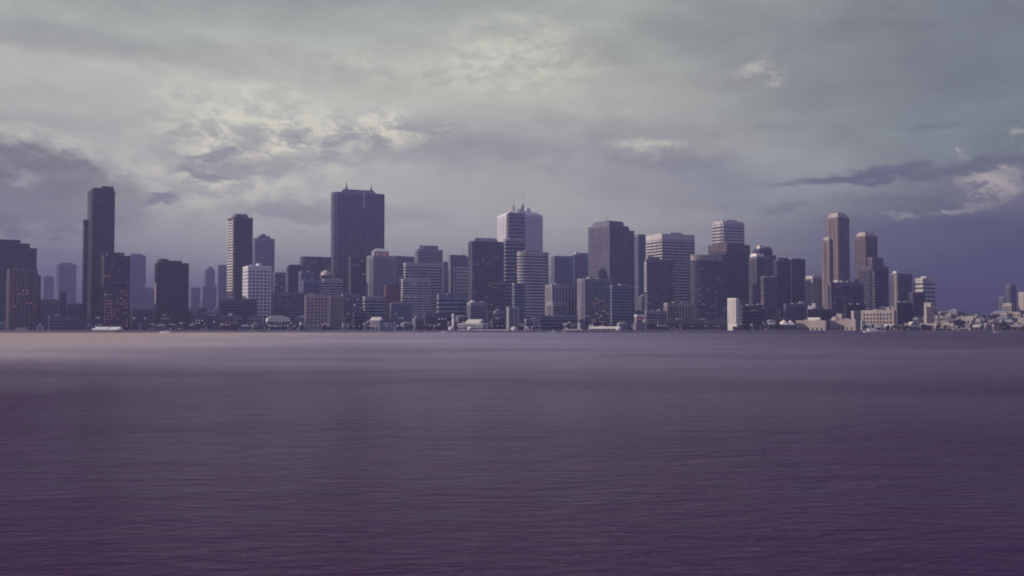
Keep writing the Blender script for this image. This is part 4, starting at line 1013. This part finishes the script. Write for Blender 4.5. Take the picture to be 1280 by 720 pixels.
def mix(f, a, b):
    n = nt.nodes.new('ShaderNodeMix'); n.data_type = 'RGBA'
    if isinstance(f, (int, float)): n.inputs[0].default_value = f
    else: L(f, n.inputs[0])
    for i, v in ((6, a), (7, b)):
        if isinstance(v, tuple): n.inputs[i].default_value = (*v, 1)
        else: L(v, n.inputs[i])
    return n.outputs[2]
def lin(h, k=1.0):
    k *= SKYK
    c = [int(h[i:i + 2], 16) / 255 for i in (0, 2, 4)]
    return tuple(((v / 12.92) if v <= .04045 else ((v + .055) / 1.055) ** 2.4) / BGS * k for v in c)
def ramp(v, stops):
    """colour by elevation, stops = [(degrees, hex)]"""
    n = nt.nodes.new('ShaderNodeValToRGB'); cr = n.color_ramp; e0, e1 = stops[0][0], stops[-1][0]
    L(rng(v, e0, e1, 0, 1, False), n.inputs[0])
    while len(cr.elements) < len(stops): cr.elements.new(.5)
    for el_, (p_, hx) in zip(cr.elements, stops): el_.position = (p_ - e0) / (e1 - e0); el_.color = (*[c * BGS for c in lin(hx)], 1)
    s = nt.nodes.new('ShaderNodeVectorMath'); s.operation = 'SCALE'; s.inputs['Scale'].default_value = 1 / BGS; L(n.outputs[0], s.inputs[0]); return s.outputs[0]
left = ramp(el, [(-2, '6a6a78'), (2.2, '808088'), (4.6, 'abaca6'), (9, 'b0b3ae'), (13, 'b6b7ae'), (18.5, '9da3a0'), (33, '5c5c6c'), (90, '6d7684')])
cent = ramp(el, [(-2, 'b8bab8'), (2.2, 'cacbc4'), (5, 'bfc0bc'), (9, 'b6b8b4'), (13, 'bbbcb3'), (18.5, '989e9b'), (30, 'c6c4be'), (50, '8c939c'), (90, '6d7684')])
right = ramp(el, [(-2, '2a2a48'), (2.0, '38395a'), (5.2, '585c70'), (6.6, '727a82'), (9, '7b8488'), (13, '7b8487'), (18.5, '666c70'), (35, '545c6c'), (90, '5c6676')])
back = ramp(el, [(-2, '7472ac'), (5, '8c8acc'), (20, '9294c8'), (45, '8688a4'), (90, '6d7684')])
col = mix(rng(az, -26, -6, 0, 1), left, cent)
col = mix(rng(az, 3, 27, 0, 1), col, right)
aaz = mth('ABSOLUTE', az); col = mix(rng(aaz, 40, 110, 0, 1), col, back)
# real clear-sky colour showing through thin cloud
thin = cnoise(.05, .16, 4, .55, .4, (1, 5, 0)).outputs[0]
col = mix(mth('MULTIPLY', rng(thin, .35, .65, 0, 1), .12), col, sky.outputs[0])
# broad soft light and dark structure
n_big = cnoise(.045, .20, 6, .58, .5, (4, 2, 0)).outputs[0]; n_mid = cnoise(.16, .42, 8, .62, .3, (9, 3, 0)).outputs[0]; n_fine = cnoise(.5, 1.0, 9, .7, .2, (2, 8, 0)).outputs[0]
def scale_col(c, f):
    s = nt.nodes.new('ShaderNodeVectorMath'); s.operation = 'SCALE'; L(c, s.inputs[0]); L(f, s.inputs['Scale']); return s.outputs[0]
col = scale_col(col, rng(n_big, .3, .7, .84, 1.12, False)); col = scale_col(col, rng(n_mid, .3, .7, .85, 1.12, False))
def mul(*a):
    r = a[0]
    for b_ in a[1:]: r = mth('MULTIPLY', r, b_)
    return r
# grey-violet cloud bodies
def cloud(c, hexa, hexb, f): return mix(f, c, mix(rng(n_mid, .35, .65, 0, 1), lin(hexa), lin(hexb)))
col = cloud(col, '8e8e92', '9e9ea0', mul(blob(640, 178, 330, 32, 1.0), .6))
col = cloud(col, '868792', '92939a', mul(blob(540, 185, 210, 20, 1.0), .65))
col = cloud(col, '9a9ca2', 'a4a5aa', mul(blob(640, 240, 420, 34, 1.3), .4))
col = mix(mul(blob(34, 226, 158, 58, .3, -8), rng(n_fine, .38, .56, .1, 1), .75), col, lin('c8c6ba')); col = cloud(col, '6b6a6c', '7f7d7f', mul(blob(20, 236, 150, 52, .34, -8), .93))
col = cloud(col, '74737c', '828288', mul(blob(40, 325, 130, 22, 1.2), .5))
col = cloud(col, '8d908f', '9b9d9b', mul(blob(150, 55, 290, 16, 1.2, -2), .6))
col = cloud(col, '868892', '8f9199', mul(blob(840, 225, 130, 34, 1.0, -6), .65))
col = cloud(col, '6b6e7a', '777a84', mul(blob(1060, 60, 260, 70, 1.4), .35))
col = mix(mul(blob(500, 285, 290, 80, 1.4), .6), col, lin('c6c5bf'))
# bright sunlit puffs
def puff(c, x, y, rx, ry, f=1., hx='d4d0bf', rot=0., lo=.47, hi=.63):
    return mix(mul(blob(x, y, rx, ry, 1.3, rot), rng(n_fine, lo - .03, hi - .02, 0, 1), f), c, lin(hx, 1.13))
col = puff(col, 330, 210, 150, 110, .5, 'c0bfb5', 0, .38, .62); col = puff(col, 320, 175, 95, 50, .85); col = puff(col, 290, 235, 60, 34, .75); col = puff(col, 480, 158, 75, 20, .85); col = puff(col, 345, 250, 85, 32, .6, 'c2c0b6')
col = puff(col, 645, 70, 80, 50, .4, 'cfcdbd', 0, .4, .62); col = puff(col, 560, 85, 150, 22, .4, 'c8c6ba'); col = puff(col, 255, 120, 60, 22, .5, 'c6c5b8'); col = puff(col, 820, 184, 48, 10, .85, 'c2beb4')
col = puff(col, 180, 212, 16, 12, .9, 'c4c1b4'); col = puff(col, 60, 200, 60, 8, .4, 'aaa7a4'); col = puff(col, 20, 215, 20, 14, .6, 'aba6a2'); col = puff(col, 955, 85, 26, 14, .7, 'b9b6b0')
col = puff(col, 60, 292, 90, 12, .5, 'a3a2a4'); col = puff(col, 860, 272, 60, 10, .6, 'b3b2b2'); col = puff(col, 520, 262, 90, 8, .5, 'b8b8b8')
# violet rain bank low on the right, with small bright tops
bank = mul(rng(az, 6, 22, 0, 1), rng(el, 5.0, 6.3, 1, 0)); col = cloud(col, '53557a', '5c5f7c', mul(bank, .35))
col = cloud(col, '6c6b7c', '767582', mul(blob(1275, 240, 75, 26, .8), .8)); col = puff(col, 1240, 232, 30, 20, .95, 'b4adaa', 20, .42, .56); col = puff(col, 1282, 170, 14, 10, .9, 'b9b4b0'); col = puff(col, 1282, 212, 20, 8, .7, 'a5a0a2')
col = puff(col, 1165, 268, 50, 4, .9, 'a3a0a6', 0, .4, .55); col = puff(col, 1197, 184, 5, 6, .8, 'a8a6aa', 0, .3, .4)
col = cloud(col, '84858e', '94959b', mul(blob(330, 205, 110, 12, .8, 6), .5)); col = cloud(col, '8a8a92', '98989e', mul(blob(400, 268, 130, 12, .9), .5)); col = cloud(col, '85868f', '93949a', mul(blob(840, 200, 80, 12, .8), .5))
# thin dark wisps
def wisp(c, x, y, rx, ry, f, hx='63667a', rot=0.): return mix(mul(blob(x, y, rx, ry, 1.0, rot), f), c, lin(hx))
col = wisp(col, 1165, 211, 150, 9, .8, '666a7a', 3); col = wisp(col, 1070, 222, 70, 6, .7, '666a7a', 1); col = wisp(col, 1165, 156, 36, 5, .6, '6e7482'); col = wisp(col, 985, 259, 30, 4, .6, '7a7c8a')
col = wisp(col, 262, 192, 30, 7, .75, '84858f', 4); col = wisp(col, 205, 250, 17, 8, .8, '777a88', 10); col = wisp(col, 250, 215, 26, 5, .6, '86868f'); col = wisp(col, 1140, 245, 90, 5, .35, '6b6f80')
tn = nt.nodes.new('ShaderNodeVectorMath'); tn.operation = 'MULTIPLY'; tn.inputs[1].default_value = (1.015, 1.02, .955); L(col, tn.inputs[0])
L(tn.outputs[0], bg.inputs['Color'])
w.cycles.sampling_method = 'MANUAL'; w.cycles.sample_map_resolution = 512

# ================================================================== render settings
vs = scene.view_settings; vs.view_transform = 'Standard'; vs.look = 'None'; vs.exposure = 0.0; vs.gamma = 1.0; vs.use_curve_mapping = False
scene.render.engine = 'CYCLES'; cy = scene.cycles
cy.use_denoising = True; cy.max_bounces = 5; cy.diffuse_bounces = 2; cy.glossy_bounces = 3; cy.volume_bounces = 0; cy.transmission_bounces = 2
cy.filter_width = 1.9; cy.sample_clamp_indirect = 4.0
print('buildings', sum(1 for o in bpy.data.objects if o.parent is None), 'objects', len(bpy.data.objects), 'placed', len(FOOT), 'unseen fillers', len(used))
